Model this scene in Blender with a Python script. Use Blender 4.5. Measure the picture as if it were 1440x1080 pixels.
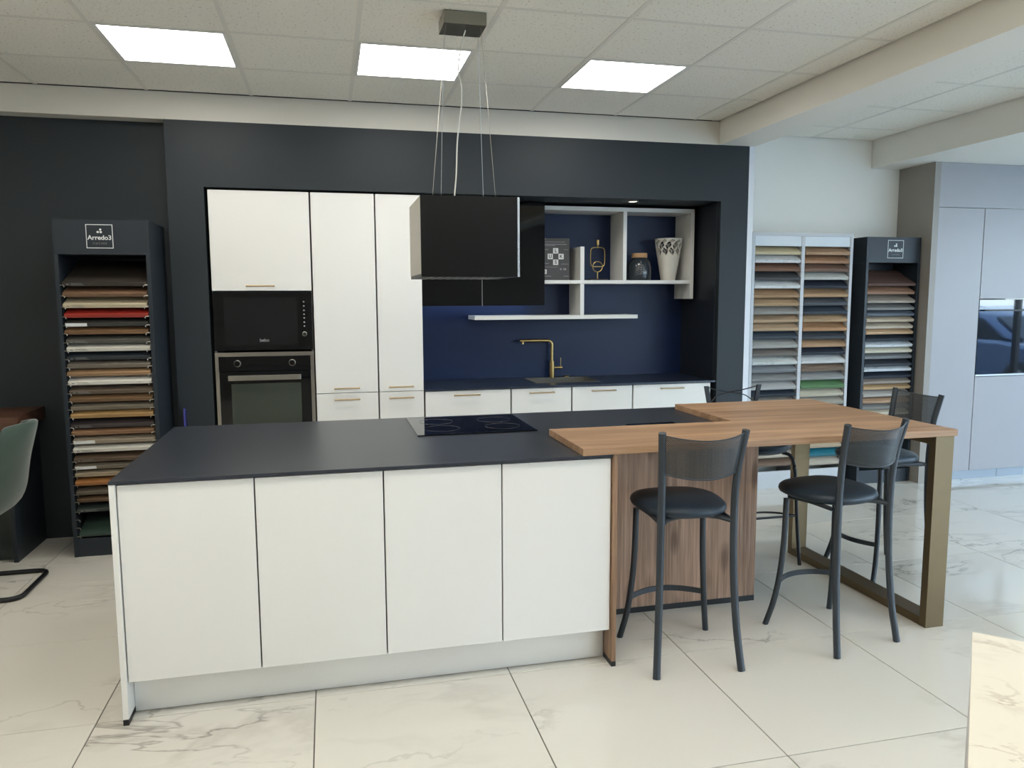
import bpy, bmesh, math, random
from mathutils import Vector, Matrix
random.seed(7)
S = bpy.context.scene
for o in list(bpy.data.objects): bpy.data.objects.remove(o)
COL = S.collection
PI = math.pi

# ------------------------------------------------------------------ camera
cam_d = bpy.data.cameras.new('camera'); cam = bpy.data.objects.new('camera', cam_d); COL.objects.link(cam)
YAW, PITCH, ROLL = 0.2346, -0.1113, -0.0042
fw = Vector((math.sin(YAW)*math.cos(PITCH), math.cos(YAW)*math.cos(PITCH), math.sin(PITCH)))
rt = Vector((math.cos(YAW), -math.sin(YAW), 0)); up = rt.cross(fw)
r2 = rt*math.cos(ROLL) + up*math.sin(ROLL); u2 = -rt*math.sin(ROLL) + up*math.cos(ROLL)
M = Matrix(((r2.x, u2.x, -fw.x), (r2.y, u2.y, -fw.y), (r2.z, u2.z, -fw.z))).to_4x4()
M.translation = Vector((0.7639, -2.855, 1.5262))
cam.matrix_world = M
cam_d.sensor_fit = 'HORIZONTAL'; cam_d.sensor_width = 36; cam_d.lens = 36*1073.1/1440
cam_d.clip_start = 0.02; cam_d.clip_end = 400
S.camera = cam

# ------------------------------------------------------------------ world, exposure, light strengths
S.view_settings.view_transform = 'Standard'; S.view_settings.look = 'None'
S.view_settings.gamma = 1; S.view_settings.use_curve_mapping = False
S.view_settings.exposure = 0.0
PANEL_E = 13.0        # ceiling panels
SKY_E = 10.0
world = bpy.data.worlds.new('sky'); S.world = world; world.use_nodes = True
wn = world.node_tree; wn.nodes.clear()
wo = wn.nodes.new('ShaderNodeOutputWorld'); wb = wn.nodes.new('ShaderNodeBackground')
tc = wn.nodes.new('ShaderNodeTexCoord'); sp = wn.nodes.new('ShaderNodeSeparateXYZ'); cr = wn.nodes.new('ShaderNodeValToRGB')
cr.color_ramp.elements[0].position = 0.0; cr.color_ramp.elements[0].color = (0.95, 0.97, 1.0, 1)
cr.color_ramp.elements[1].position = 0.6; cr.color_ramp.elements[1].color = (0.55, 0.72, 1.0, 1)
wn.links.new(tc.outputs['Generated'], sp.inputs[0]); wn.links.new(sp.outputs['Z'], cr.inputs[0])
wn.links.new(cr.outputs[0], wb.inputs[0]); wb.inputs[1].default_value = SKY_E
wn.links.new(wb.outputs[0], wo.inputs[0])

# ------------------------------------------------------------------ helpers
def lin(c):
    out = []
    for v in c[:3]:
        v = v/255
        out.append(v/12.92 if v <= 0.04045 else ((v+0.055)/1.055)**2.4)
    return (*out, 1)
MATS = {}
def mat(name, rgb, rough=0.5, metal=0.0, spec=0.5, noise=0.0, nscale=6.0, bump=0.0, bscale=80.0, emis=None, coat=0.0, sheen=0.0):
    """plain principled material with a slight procedural variation; rgb in sRGB 0..255"""
    if name in MATS: return MATS[name]
    m = bpy.data.materials.new(name); m.use_nodes = True; MATS[name] = m
    nt = m.node_tree; b = nt.nodes['Principled BSDF']
    c = lin(rgb)
    b.inputs['Base Color'].default_value = c; b.inputs['Roughness'].default_value = rough
    b.inputs['Metallic'].default_value = metal; b.inputs['Specular IOR Level'].default_value = spec
    b.inputs['Coat Weight'].default_value = coat; b.inputs['Coat Roughness'].default_value = 0.05
    b.inputs['Sheen Weight'].default_value = sheen
    if noise or bump:
        t = nt.nodes.new('ShaderNodeTexCoord')
    if noise:
        n = nt.nodes.new('ShaderNodeTexNoise'); n.inputs['Scale'].default_value = nscale; n.inputs['Detail'].default_value = 4
        nt.links.new(t.outputs['Object'], n.inputs['Vector'])
        mx = nt.nodes.new('ShaderNodeMix'); mx.data_type = 'RGBA'
        mx.inputs['A'].default_value = tuple(v*(1-noise) for v in c[:3]) + (1,)
        mx.inputs['B'].default_value = tuple(min(1, v*(1+noise)) for v in c[:3]) + (1,)
        nt.links.new(n.outputs['Fac'], mx.inputs['Factor']); nt.links.new(mx.outputs['Result'], b.inputs['Base Color'])
    if bump:
        n2 = nt.nodes.new('ShaderNodeTexNoise'); n2.inputs['Scale'].default_value = bscale; n2.inputs['Detail'].default_value = 3
        nt.links.new(t.outputs['Object'], n2.inputs['Vector'])
        bp = nt.nodes.new('ShaderNodeBump'); bp.inputs['Strength'].default_value = bump; bp.inputs['Distance'].default_value = 0.002
        nt.links.new(n2.outputs['Fac'], bp.inputs['Height']); nt.links.new(bp.outputs[0], b.inputs['Normal'])
    if emis:
        b.inputs['Emission Color'].default_value = lin(emis[0]); b.inputs['Emission Strength'].default_value = emis[1]
    return m
def wood(name, dark, light, axis='X', scale=1.0, rough=0.45, knots=False, spec=0.4):
    """timber: stretched noise along the grain plus fine streaks"""
    if name in MATS: return MATS[name]
    m = bpy.data.materials.new(name); m.use_nodes = True; MATS[name] = m
    nt = m.node_tree; N = nt.nodes; L = nt.links; b = N['Principled BSDF']
    t = N.new('ShaderNodeTexCoord'); oi = N.new('ShaderNodeObjectInfo')
    off = N.new('ShaderNodeVectorMath'); off.operation = 'ADD'
    sc = N.new('ShaderNodeVectorMath'); sc.operation = 'SCALE'; sc.inputs['Scale'].default_value = 37
    cmb = N.new('ShaderNodeCombineXYZ')
    for i in range(3): L.new(oi.outputs['Random'], cmb.inputs[i])
    L.new(cmb.outputs[0], sc.inputs[0]); L.new(t.outputs['Object'], off.inputs[0]); L.new(sc.outputs[0], off.inputs[1])
    def nz(sx, sa, det, dist):
        mp = N.new('ShaderNodeMapping')
        v = [sx]*3; v['XYZ'.index(axis)] = sa
        mp.inputs['Scale'].default_value = [q*scale for q in v]
        L.new(off.outputs[0], mp.inputs['Vector'])
        n = N.new('ShaderNodeTexNoise'); n.inputs['Scale'].default_value = 1; n.inputs['Detail'].default_value = det
        n.inputs['Distortion'].default_value = dist
        L.new(mp.outputs[0], n.inputs['Vector']); return n
    a = nz(14, 0.9, 5, 0.6); f = nz(120, 3.5, 4, 0.2)
    add = N.new('ShaderNodeMath'); add.operation = 'MULTIPLY_ADD'; add.inputs[1].default_value = 0.45
    L.new(f.outputs['Fac'], add.inputs[0]); 
    sub = N.new('ShaderNodeMath'); sub.operation = 'MULTIPLY'; sub.inputs[1].default_value = 0.75
    L.new(a.outputs['Fac'], sub.inputs[0]); L.new(sub.outputs[0], add.inputs[2])
    fac = add.outputs[0]
    if knots:
        mp = N.new('ShaderNodeMapping'); v = [9.0]*3; v['XYZ'.index(axis)] = 3.2; mp.inputs['Scale'].default_value = v
        L.new(off.outputs[0], mp.inputs['Vector'])
        vo = N.new('ShaderNodeTexVoronoi'); vo.inputs['Scale'].default_value = 1; vo.inputs['Randomness'].default_value = 1
        L.new(mp.outputs[0], vo.inputs['Vector'])
        r = N.new('ShaderNodeMapRange'); r.inputs['From Min'].default_value = 0.02; r.inputs['From Max'].default_value = 0.3
        r.inputs['To Min'].default_value = -0.25; r.inputs['To Max'].default_value = 0
        L.new(vo.outputs['Distance'], r.inputs['Value'])
        ad = N.new('ShaderNodeMath'); ad.operation = 'ADD'; L.new(fac, ad.inputs[0]); L.new(r.outputs[0], ad.inputs[1]); fac = ad.outputs[0]
    rp = N.new('ShaderNodeValToRGB'); rp.color_ramp.elements[0].position = 0.40; rp.color_ramp.elements[1].position = 0.78
    rp.color_ramp.elements[0].color = lin(dark); rp.color_ramp.elements[1].color = lin(light)
    L.new(fac, rp.inputs[0]); L.new(rp.outputs[0], b.inputs['Base Color'])
    b.inputs['Roughness'].default_value = rough; b.inputs['Specular IOR Level'].default_value = spec
    bp = N.new('ShaderNodeBump'); bp.inputs['Strength'].default_value = 0.15; bp.inputs['Distance'].default_value = 0.001
    L.new(f.outputs['Fac'], bp.inputs['Height']); L.new(bp.outputs[0], b.inputs['Normal'])
    return m
def marble(name, base, vein, rough=0.1, scale=1.0, amount=1.0, spec=0.5):
    if name in MATS: return MATS[name]
    m = bpy.data.materials.new(name); m.use_nodes = True; MATS[name] = m
    nt = m.node_tree; N = nt.nodes; L = nt.links; b = N['Principled BSDF']
    t = N.new('ShaderNodeTexCoord'); oi = N.new('ShaderNodeObjectInfo')
    sc = N.new('ShaderNodeVectorMath'); sc.operation = 'SCALE'; sc.inputs['Scale'].default_value = 91
    cmb = N.new('ShaderNodeCombineXYZ')
    for i in range(3): L.new(oi.outputs['Random'], cmb.inputs[i])
    L.new(cmb.outputs[0], sc.inputs[0])
    off = N.new('ShaderNodeVectorMath'); off.operation = 'ADD'
    L.new(t.outputs['Object'], off.inputs[0]); L.new(sc.outputs[0], off.inputs[1])
    def ridge(s, rot, dist, lo, det=6):
        mp = N.new('ShaderNodeMapping'); mp.inputs['Scale'].default_value = (s*scale, s*scale*1.9, s*scale); mp.inputs['Rotation'].default_value = (0, 0, rot)
        L.new(off.outputs[0], mp.inputs['Vector'])
        n = N.new('ShaderNodeTexNoise'); n.inputs['Scale'].default_value = 1; n.inputs['Detail'].default_value = det; n.inputs['Distortion'].default_value = dist
        n.inputs['Roughness'].default_value = 0.55
        L.new(mp.outputs[0], n.inputs['Vector'])
        a = N.new('ShaderNodeMath'); a.operation = 'SUBTRACT'; a.inputs[1].default_value = 0.5; L.new(n.outputs['Fac'], a.inputs[0])
        c = N.new('ShaderNodeMath'); c.operation = 'ABSOLUTE'; L.new(a.outputs[0], c.inputs[0])
        r = N.new('ShaderNodeMapRange'); r.inputs['From Min'].default_value = 0; r.inputs['From Max'].default_value = lo
        r.inputs['To Min'].default_value = 1; r.inputs['To Max'].default_value = 0
        L.new(c.outputs[0], r.inputs['Value']); return r.outputs[0]
    v1 = ridge(1.1, 0.6, 0.5, 0.010); v2 = ridge(1.9, -0.4, 0.3, 0.05)
    # veins only in some places
    n3 = N.new('ShaderNodeTexNoise'); n3.inputs['Scale'].default_value = 1.7*scale; n3.inputs['Detail'].default_value = 2
    L.new(off.outputs[0], n3.inputs['Vector'])
    g = N.new('ShaderNodeMapRange'); g.inputs['From Min'].default_value = 0.47; g.inputs['From Max'].default_value = 0.62; L.new(n3.outputs['Fac'], g.inputs['Value'])
    m1 = N.new('ShaderNodeMath'); m1.operation = 'MULTIPLY'; L.new(v1, m1.inputs[0]); L.new(g.outputs[0], m1.inputs[1])
    m1b = N.new('ShaderNodeMath'); m1b.operation = 'MULTIPLY'; m1b.inputs[1].default_value = 0.75*amount; L.new(m1.outputs[0], m1b.inputs[0])
    m2 = N.new('ShaderNodeMath'); m2.operation = 'MULTIPLY'; L.new(v2, m2.inputs[0]); L.new(g.outputs[0], m2.inputs[1])
    m2b = N.new('ShaderNodeMath'); m2b.operation = 'MULTIPLY_ADD'; m2b.inputs[1].default_value = 0.28*amount; L.new(m2.outputs[0], m2b.inputs[0]); L.new(m1b.outputs[0], m2b.inputs[2])
    mx = N.new('ShaderNodeMix'); mx.data_type = 'RGBA'; mx.clamp_factor = True
    mx.inputs['A'].default_value = lin(base); mx.inputs['B'].default_value = lin(vein)
    L.new(m2b.outputs[0], mx.inputs['Factor']); L.new(mx.outputs['Result'], b.inputs['Base Color'])
    b.inputs['Roughness'].default_value = rough; b.inputs['Specular IOR Level'].default_value = spec
    return m
def glass(name, tint=(235, 245, 250), refl=0.08, rough=0.0):
    """thin pane: mostly see-through, some mirror reflection"""
    if name in MATS: return MATS[name]
    m = bpy.data.materials.new(name); m.use_nodes = True; MATS[name] = m
    nt = m.node_tree; nt.nodes.clear(); N = nt.nodes; L = nt.links
    o = N.new('ShaderNodeOutputMaterial'); mx = N.new('ShaderNodeMixShader'); tr = N.new('ShaderNodeBsdfTransparent'); gl = N.new('ShaderNodeBsdfGlossy')
    tr.inputs[0].default_value = lin(tint); gl.inputs['Roughness'].default_value = rough
    mx.inputs[0].default_value = refl
    L.new(tr.outputs[0], mx.inputs[1]); L.new(gl.outputs[0], mx.inputs[2]); L.new(mx.outputs[0], o.inputs[0])
    return m

class MB:
    """collects shapes, builds them as ONE mesh object"""
    def __init__(s): s.bm = bmesh.new()
    def box(s, x0, x1, y0, y1, z0, z1, bevel=0, seg=1, mtx=None):
        g = bmesh.ops.create_cube(s.bm, size=1)
        bmesh.ops.scale(s.bm, vec=(x1-x0, y1-y0, z1-z0), verts=g['verts'])
        bmesh.ops.translate(s.bm, vec=((x0+x1)/2, (y0+y1)/2, (z0+z1)/2), verts=g['verts'])
        vs = g['verts']
        if bevel:
            es = list({e for v in vs for e in v.link_edges})
            r = bmesh.ops.bevel(s.bm, geom=es, offset=bevel, segments=seg, affect='EDGES', profile=0.5)
            vs = r['verts']
            vs = list({v for f in r['faces'] for v in f.verts})
        if mtx is not None: bmesh.ops.transform(s.bm, matrix=mtx, verts=vs)
        return s
    def prism(s, pts, z0, z1, axis='Z', bevel=0):
        """extrude a polygon given in the plane across axis"""
        def mk(a, b, c):
            return {'Z': (a, b, c), 'Y': (a, c, b), 'X': (c, a, b)}[axis]
        v0 = [s.bm.verts.new(mk(a, b, z0)) for a, b in pts]; v1 = [s.bm.verts.new(mk(a, b, z1)) for a, b in pts]
        n = len(pts); fs = [s.bm.faces.new(v0), s.bm.faces.new(v1)]
        for i in range(n): fs.append(s.bm.faces.new((v0[i], v0[(i+1) % n], v1[(i+1) % n], v1[i])))
        bmesh.ops.recalc_face_normals(s.bm, faces=fs)
        if bevel:
            es = list({e for f in fs for e in f.edges})
            bmesh.ops.bevel(s.bm, geom=es, offset=bevel, segments=1, affect='EDGES')
        return s
    def cyl(s, p0, p1, r, n=16, r1=None):
        p0, p1 = Vector(p0), Vector(p1); d = p1-p0
        q = d.to_track_quat('Z', 'Y').to_matrix().to_4x4(); q.translation = (p0+p1)/2
        bmesh.ops.create_cone(s.bm, cap_ends=True, segments=n, radius1=r, radius2=r if r1 is None else r1, depth=d.length, matrix=q)
        return s
    def tube(s, pts, r, n=10, closed=False, sx=1.0, sub=5, smooth=True, refup=(0, 0, 1)):
        """tube through points (Catmull-Rom); r may be a list; sx squashes the section along its binormal"""
        P = [Vector(p) for p in pts]
        if smooth and len(P) > 2:
            Q = []; R = []
            m = len(P); rng = range(m if closed else m-1)
            for i in rng:
                a = P[(i-1) % m] if (closed or i > 0) else P[0]*2-P[1]
                b, c = P[i], P[(i+1) % m]
                d = P[(i+2) % m] if (closed or i < m-2) else P[-1]*2-P[-2]
                for k in range(sub):
                    t = k/sub
                    Q.append(0.5*((2*b)+(c-a)*t+(2*a-5*b+4*c-d)*t*t+(-a+3*b-3*c+d)*t**3))
                    if isinstance(r, list): R.append(r[i]*(1-t)+r[(i+1) % m]*t)
            if not closed:
                Q.append(P[-1]); 
                if isinstance(r, list): R.append(r[-1])
            P = Q
            if isinstance(r, list): r = R
        m = len(P); rings = []
        for i in range(m):
            a = P[(i-1) % m] if (closed or i > 0) else P[i]
            c = P[(i+1) % m] if (closed or i < m-1) else P[i]
            t = (c-a).normalized(); ref = Vector(refup)
            if abs(t.dot(ref)) > 0.97: ref = Vector((1, 0, 0))
            u = t.cross(ref).normalized(); w = t.cross(u).normalized()
            rr = r[i] if isinstance(r, list) else r
            rings.append([s.bm.verts.new(P[i]+u*math.cos(2*PI*k/n)*rr+w*math.sin(2*PI*k/n)*rr*sx) for k in range(n)])
        for i in range(m if closed else m-1):
            A, B = rings[i], rings[(i+1) % m]
            for k in range(n): s.bm.faces.new((A[k], A[(k+1) % n], B[(k+1) % n], B[k]))
        if not closed:
            s.bm.faces.new(rings[0][::-1]); s.bm.faces.new(rings[-1])
        return s
    def lathe(s, prof, n=32, center=(0, 0, 0)):
        cx, cy, cz = center; rings = []
        for r, z in prof:
            rings.append([s.bm.verts.new((cx+max(r, 1e-4)*math.cos(2*PI*k/n), cy+max(r, 1e-4)*math.sin(2*PI*k/n), cz+z)) for k in range(n)])
        for A, B in zip(rings, rings[1:]):
            for k in range(n): s.bm.faces.new((A[k], A[(k+1) % n], B[(k+1) % n], B[k]))
        return s
    def build(s, name, m, parent=None, smooth=False, loc=None, rotz=0, kind=None, label=None):
        me = bpy.data.meshes.new(name)
        bmesh.ops.recalc_face_normals(s.bm, faces=s.bm.faces)
        s.bm.to_mesh(me); s.bm.free()
        if smooth:
            for p in me.polygons: p.use_smooth = True
            try: me.set_sharp_from_angle(angle=math.radians(40))
            except Exception: pass
        me.materials.append(m)
        o = bpy.data.objects.new(name, me); COL.objects.link(o)
        if parent: o.parent = parent
        if loc: o.location = loc
        if rotz: o.rotation_euler[2] = rotz
        if kind: o['kind'] = kind
        if label: o['label'] = label
        return o
def tag(o, label, cat, group=None):
    o['label'] = label; o['category'] = cat
    if group: o['group'] = group
    return o
def thing(name, label, cat, loc=(0, 0, 0), rotz=0, group=None):
    o = bpy.data.objects.new(name, None); COL.objects.link(o); o.location = loc; o.rotation_euler[2] = rotz
    o.empty_display_size = 0.05
    return tag(o, label, cat, group)
def kids(o): return [c for c in bpy.data.objects if c.parent == o]
def copy_tree(o, parent=None):
    c = o.copy(); COL.objects.link(c); c.parent = parent
    for ch in kids(o): copy_tree(ch, c)
    return c
def box(name, m, x0, x1, y0, y1, z0, z1, parent=None, bevel=0, kind=None, label=None, smooth=False):
    return MB().box(x0, x1, y0, y1, z0, z1, bevel).build(name, m, parent, kind=kind, label=label, smooth=smooth)
def text(name, body, size, m, parent, loc, rot=(PI/2, 0, 0), bold=0.0, spacing=1.0, depth=0.0006, align='CENTER', label=None):
    cu = bpy.data.curves.new(name, 'FONT'); cu.body = body; cu.size = size; cu.offset = bold; cu.extrude = depth
    cu.align_x = align; cu.align_y = 'CENTER'; cu.space_character = spacing
    t = bpy.data.objects.new(name, cu); COL.objects.link(t)
    me = bpy.data.meshes.new_from_object(t.evaluated_get(bpy.context.evaluated_depsgraph_get()))
    bpy.data.objects.remove(t); me.name = name; me.materials.clear(); me.materials.append(m)
    o = bpy.data.objects.new(name, me); COL.objects.link(o); o.location = loc; o.rotation_euler = rot
    if parent: o.parent = parent
    if label: o['label'] = label
    return o

# ------------------------------------------------------------------ materials
white_wall = mat('white_wall_paint', (208, 204, 194), 0.6, noise=0.03, nscale=2, bump=0.1)
beam_wall = mat('bright_white_paint', (236, 233, 224), 0.6, noise=0.02, nscale=2)
front_wall = mat('mid_grey_wall_paint', (124, 122, 116), 0.6, noise=0.03, nscale=2)
dark_wall = mat('dark_slate_wall_paint', (40, 46, 50), 0.5, spec=0.3, noise=0.06, nscale=1.5, bump=0.12, bscale=140)
navy = mat('navy_splashback_laminate', (19, 35, 68), 0.42, spec=0.3, noise=0.04)
white_lac = mat('white_matt_lacquer', (226, 225, 220), 0.38, noise=0.01, nscale=3)
white_edge = mat('white_melamine_edge', (214, 213, 208), 0.4, noise=0.01)
carcass = mat('grey_carcass_board', (120, 120, 118), 0.6, noise=0.03)
slate_top = mat('dark_slate_laminate_worktop', (46, 50, 58), 0.33, spec=0.42, noise=0.05, nscale=20, bump=0.05, bscale=300)
alu = mat('brushed_aluminium', (188, 190, 192), 0.32, metal=1.0, noise=0.03, nscale=40)
steel = mat('satin_stainless_steel', (178, 174, 166), 0.28, metal=1.0, noise=0.03, nscale=30)
black_plastic = mat('black_plastic', (22, 23, 25), 0.45, noise=0.05)
black_gloss = mat('black_gloss_glass', (9, 10, 12), 0.05, spec=0.45, noise=0.02)
black_satin = mat('black_satin_glass', (12, 13, 13), 0.3, spec=0.3, noise=0.02)
hob_glass = mat('black_ceramic_glass', (8, 9, 11), 0.03, noise=0.02)
bronze = mat('brushed_bronze_metal', (112, 96, 72), 0.38, metal=0.85, noise=0.12, nscale=9, bump=0.05)
gold = mat('satin_brass', (186, 158, 104), 0.28, metal=1.0, noise=0.04)
handle_m = mat('champagne_metal', (176, 156, 124), 0.3, metal=1.0, noise=0.03)
stool_metal = mat('anthracite_powder_coat', (52, 58, 64), 0.4, metal=0.3, noise=0.05, nscale=60, bump=0.05, bscale=400)
stool_metal2 = mat('black_powder_coat', (26, 27, 31), 0.38, metal=0.2, noise=0.05)
seat_m = mat('blue_sheen_leatherette', (32, 46, 58), 0.42, noise=0.06, nscale=30, bump=0.12, bscale=500)  # blue in the base colour paints the daylight sheen
rack_m = mat('dark_navy_rack_board', (36, 43, 50), 0.4, spec=0.35, noise=0.04)
lrack_m = mat('light_grey_rack_board', (186, 188, 190), 0.4, noise=0.02)
greige = mat('greige_matt_lacquer', (160, 158, 160), 0.35, noise=0.02)
greige_side = mat('greige_side_board', (146, 140, 132), 0.4, noise=0.02)
grout_m = mat('grey_grout', (104, 97, 90), 0.8, noise=0.06, nscale=60)
ink_white = mat('white_lettering', (225, 228, 226), 0.5, noise=0.01)
ink_grey = mat('grey_lettering', (130, 132, 130), 0.6, noise=0.01)
velvet = mat('dark_green_velvet', (50, 68, 58), 0.85, noise=0.25, nscale=9, sheen=0.4, bump=0.1)
green_dark = mat('dark_green_lacquer', (34, 44, 42), 0.35, noise=0.05)
table_wood = wood('walnut_block_top', (128, 96, 70), (190, 154, 120), 'X', rough=0.4)
panel_wood = wood('weathered_oak_panel', (116, 90, 72), (204, 168, 142), 'Z', rough=0.5, knots=True)
counter_wood = wood('dark_walnut_counter', (54, 34, 26), (104, 70, 52), 'X', rough=0.45)
tile_m = marble('polished_marble_tile', (213, 209, 198), (136, 128, 118), rough=0.085, scale=0.75, amount=0.8)
slab_m = marble('cream_marble_slab', (226, 219, 202), (160, 140, 120), rough=0.2, scale=2.2, amount=0.7)
pane_m = glass('window_glass')
gap_shade = mat('painted_gap_shade', (30, 30, 32), 0.6, noise=0.02)  # shade of the ceiling gap put into the colour

# ceiling tile: mineral fibre with small fissures
ct = bpy.data.materials.new('mineral_fibre_tile'); ct.use_nodes = True
N = ct.node_tree.nodes; L = ct.node_tree.links; b = N['Principled BSDF']
t = N.new('ShaderNodeTexCoord'); n1 = N.new('ShaderNodeTexNoise'); n1.inputs['Scale'].default_value = 75; n1.inputs['Detail'].default_value = 3
oi = N.new('ShaderNodeObjectInfo'); av = N.new('ShaderNodeVectorMath'); av.operation = 'ADD'
cmb = N.new('ShaderNodeCombineXYZ'); L.new(oi.outputs['Random'], cmb.inputs[0]); L.new(t.outputs['Object'], av.inputs[0]); L.new(cmb.outputs[0], av.inputs[1])
L.new(av.outputs[0], n1.inputs['Vector'])
rp = N.new('ShaderNodeValToRGB'); rp.color_ramp.elements[0].position = 0.28; rp.color_ramp.elements[1].position = 0.40
rp.color_ramp.elements[0].color = lin((184, 178, 164)); rp.color_ramp.elements[1].color = lin((238, 235, 225))
L.new(n1.outputs['Fac'], rp.inputs[0]); L.new(rp.outputs[0], b.inputs['Base Color']); b.inputs['Roughness'].default_value = 0.9
bp = N.new('ShaderNodeBump'); bp.inputs['Strength'].default_value = 0.3; bp.inputs['Distance'].default_value = 0.003
L.new(n1.outputs['Fac'], bp.inputs['Height']); L.new(bp.outputs[0], b.inputs['Normal'])
ceil_m = ct
rail_m = mat('white_ceiling_rail', (224, 221, 212), 0.5, noise=0.01)

# perforated sheet for the stool backs
pm = bpy.data.materials.new('perforated_metal_sheet'); pm.use_nodes = True
N = pm.node_tree.nodes; L = pm.node_tree.links; b = N['Principled BSDF']
b.inputs['Base Color'].default_value = lin((58, 62, 64)); b.inputs['Metallic'].default_value = 0.4; b.inputs['Roughness'].default_value = 0.38
uv = N.new('ShaderNodeUVMap'); mp = N.new('ShaderNodeMapping'); mp.inputs['Scale'].default_value = (1, 1, 1)
L.new(uv.outputs[0], mp.inputs[0])
sx = N.new('ShaderNodeSeparateXYZ'); L.new(mp.outputs[0], sx.inputs[0])
def mth(op, a, bb=None):
    q = N.new('ShaderNodeMath'); q.operation = op
    if isinstance(a, (int, float)): q.inputs[0].default_value = a
    else: L.new(a, q.inputs[0])
    if bb is not None:
        if isinstance(bb, (int, float)): q.inputs[1].default_value = bb
        else: L.new(bb, q.inputs[1])
    return q.outputs[0]
FQ = 2*PI/0.0058     # hole pitch 5.8 mm, staggered rows
ca = mth('COSINE', mth('MULTIPLY', sx.outputs[0], FQ)); cb = mth('COSINE', mth('MULTIPLY', sx.outputs[1], FQ*0.577))
hole = mth('GREATER_THAN', mth('MULTIPLY', ca, cb), 0.58)
trn = N.new('ShaderNodeBsdfTransparent'); mxs = N.new('ShaderNodeMixShader')
L.new(hole, mxs.inputs[0]); L.new(b.outputs[0], mxs.inputs[1]); L.new(trn.outputs[0], mxs.inputs[2])
L.new(mxs.outputs[0], N['Material Output'].inputs[0])
mesh_m = pm

# ================================================================== SETTING
CZ = 2.808                                  # ceiling height
X0, X1, Y0, Y1 = -3.0, 8.8, -4.8, 2.75
# floor: grout bed and marble tiles
floor = box('floor', grout_m, X0, X1, Y0, 3.0, -0.06, -0.004, kind='structure')
TW, TX, TY = 0.7725, -0.1008, 0.0414
tile_me = None
for i in range(-4, 12):
    for j in range(-7, 4):
        xa, xb = TX+i*TW, TX+(i+1)*TW; ya, yb = TY+j*TW, TY+(j+1)*TW
        if xb < X0 or xa > X1-0.05 or yb < Y0 or ya > 2.9: continue
        if tile_me is None:
            o = MB().box(-TW/2+.0022, TW/2-.0022, -TW/2+.0022, TW/2-.0022, -0.010, 0, bevel=0.0008).build('floor_tile', tile_m, floor)
            tile_me = o.data
        else:
            o = bpy.data.objects.new('floor_tile', tile_me); COL.objects.link(o); o.parent = floor
        o.location = ((xa+xb)/2, (ya+yb)/2, 0); o.rotation_euler[2] = random.choice((0, PI))
# walls
wb_ = box('wall_back', dark_wall, X0, -0.195, 2.5, 2.62, 0, 2.64, kind='structure')
def shell_back():
    m = MB()
    m.box(-0.195, 0.020, 2.383, 3.1, 0, 2.64)                 # left pier
    m.box(0.020, 3.611, 2.383, 3.1, 2.236, 2.64)              # header over the niche
    m.box(3.611, 3.833, 2.383, 3.1, 0, 2.64)                  # right pier
    m.box(0.020, 3.611, 2.99, 3.1, 0, 2.236)                  # niche back
    return m.build('wall_niche', dark_wall, kind='structure')
shell_back()
box('trim_1', mat('white_trim_paint', (214, 218, 224), 0.4, noise=0.01), 3.833, 3.878, 2.383, 2.75, 0, 2.64, kind='structure')
box('wall_right_back', beam_wall, 3.878, X1, 2.75, 2.87, 0, CZ+0.05, kind='structure')
# ring beams
box('trim_2', white_wall, X0, 3.588, 2.383, 3.1, 2.64, CZ-0.003, kind='structure')
box('leak_blocker', gap_shade, X0, 3.588, 2.60, 3.1, CZ-0.002, CZ+0.029, kind='structure')  # unseen filler, added to keep outside light out of the ceiling gap
box('trim_3', beam_wall, 3.588, 3.878, Y0, 2.75, 2.64, CZ+0.05, kind='structure')
box('trim_4', beam_wall, 5.17, X1, Y0, 2.75, 2.585, CZ+0.05, kind='structure')
box('wall_left', white_wall, X0-0.12, X0, Y0, 3.0, 0, CZ+0.05, kind='structure')
# ceiling: slab painted dark for the shade in the gaps, fibre tiles, rails
ceiling = box('ceiling', gap_shade, X0, 5.2, Y0, 3.0, CZ+0.03, CZ+0.10, kind='structure')
PX, PY = 0.61, 0.597
def ceil_field(xs, ys, xlim, ylim, lights, wbig):
    cache = {}
    for i in range(len(xs)-1):
        for j in range(len(ys)-1):
            xa, xb, ya, yb = xs[i], xs[i+1], ys[j], ys[j+1]
            xa, xb, ya, yb = max(xa, xlim[0]), min(xb, xlim[1]), max(ya, ylim[0]), min(yb, ylim[1])
            w, d = round(xb-xa, 3), round(yb-ya, 3)
            if w < 0.05 or d < 0.03: continue
            if (i, j) in lights: continue
            g = 0.006
            if (w, d) not in cache:
                o = MB().box(-w/2+g, w/2-g, -d/2+g, d/2-g, 0, 0.015, bevel=0.002).build('ceiling_tile', ceil_m, ceiling)
                cache[(w, d)] = o.data
            else:
                o = bpy.data.objects.new('ceiling_tile', cache[(w, d)]); COL.objects.link(o); o.parent = ceiling
            o.location = ((xa+xb)/2, (ya+yb)/2, CZ)
    for x in xs:
        if xlim[0] < x < xlim[1]-0.02: box('ceiling_rail', rail_m, x-0.011, x+0.011, ylim[0], ylim[1], CZ-0.002, CZ+0.02, ceiling)
    for y in ys:
        if ylim[0] < y < ylim[1]-0.02: box('ceiling_rail', rail_m, xlim[0], xlim[1], y-0.011, y+0.011, CZ-0.0015, CZ+0.019, ceiling)
xs = [-0.28+PX*k for k in range(-5, 8)]; ys = [1.195+PY*k for k in range(-11, 4)]
LI = {(5, 11), (7, 11), (9, 11), (1, 7), (3, 7), (5, 7), (7, 7), (9, 7), (1, 3), (3, 3), (5, 3), (7, 3), (9, 3)}  # the two unseen rows hold panels added to brighten the room
ceil_field(xs, ys, (X0, 3.580), (Y0, 2.3755), LI, 3.588)
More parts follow.
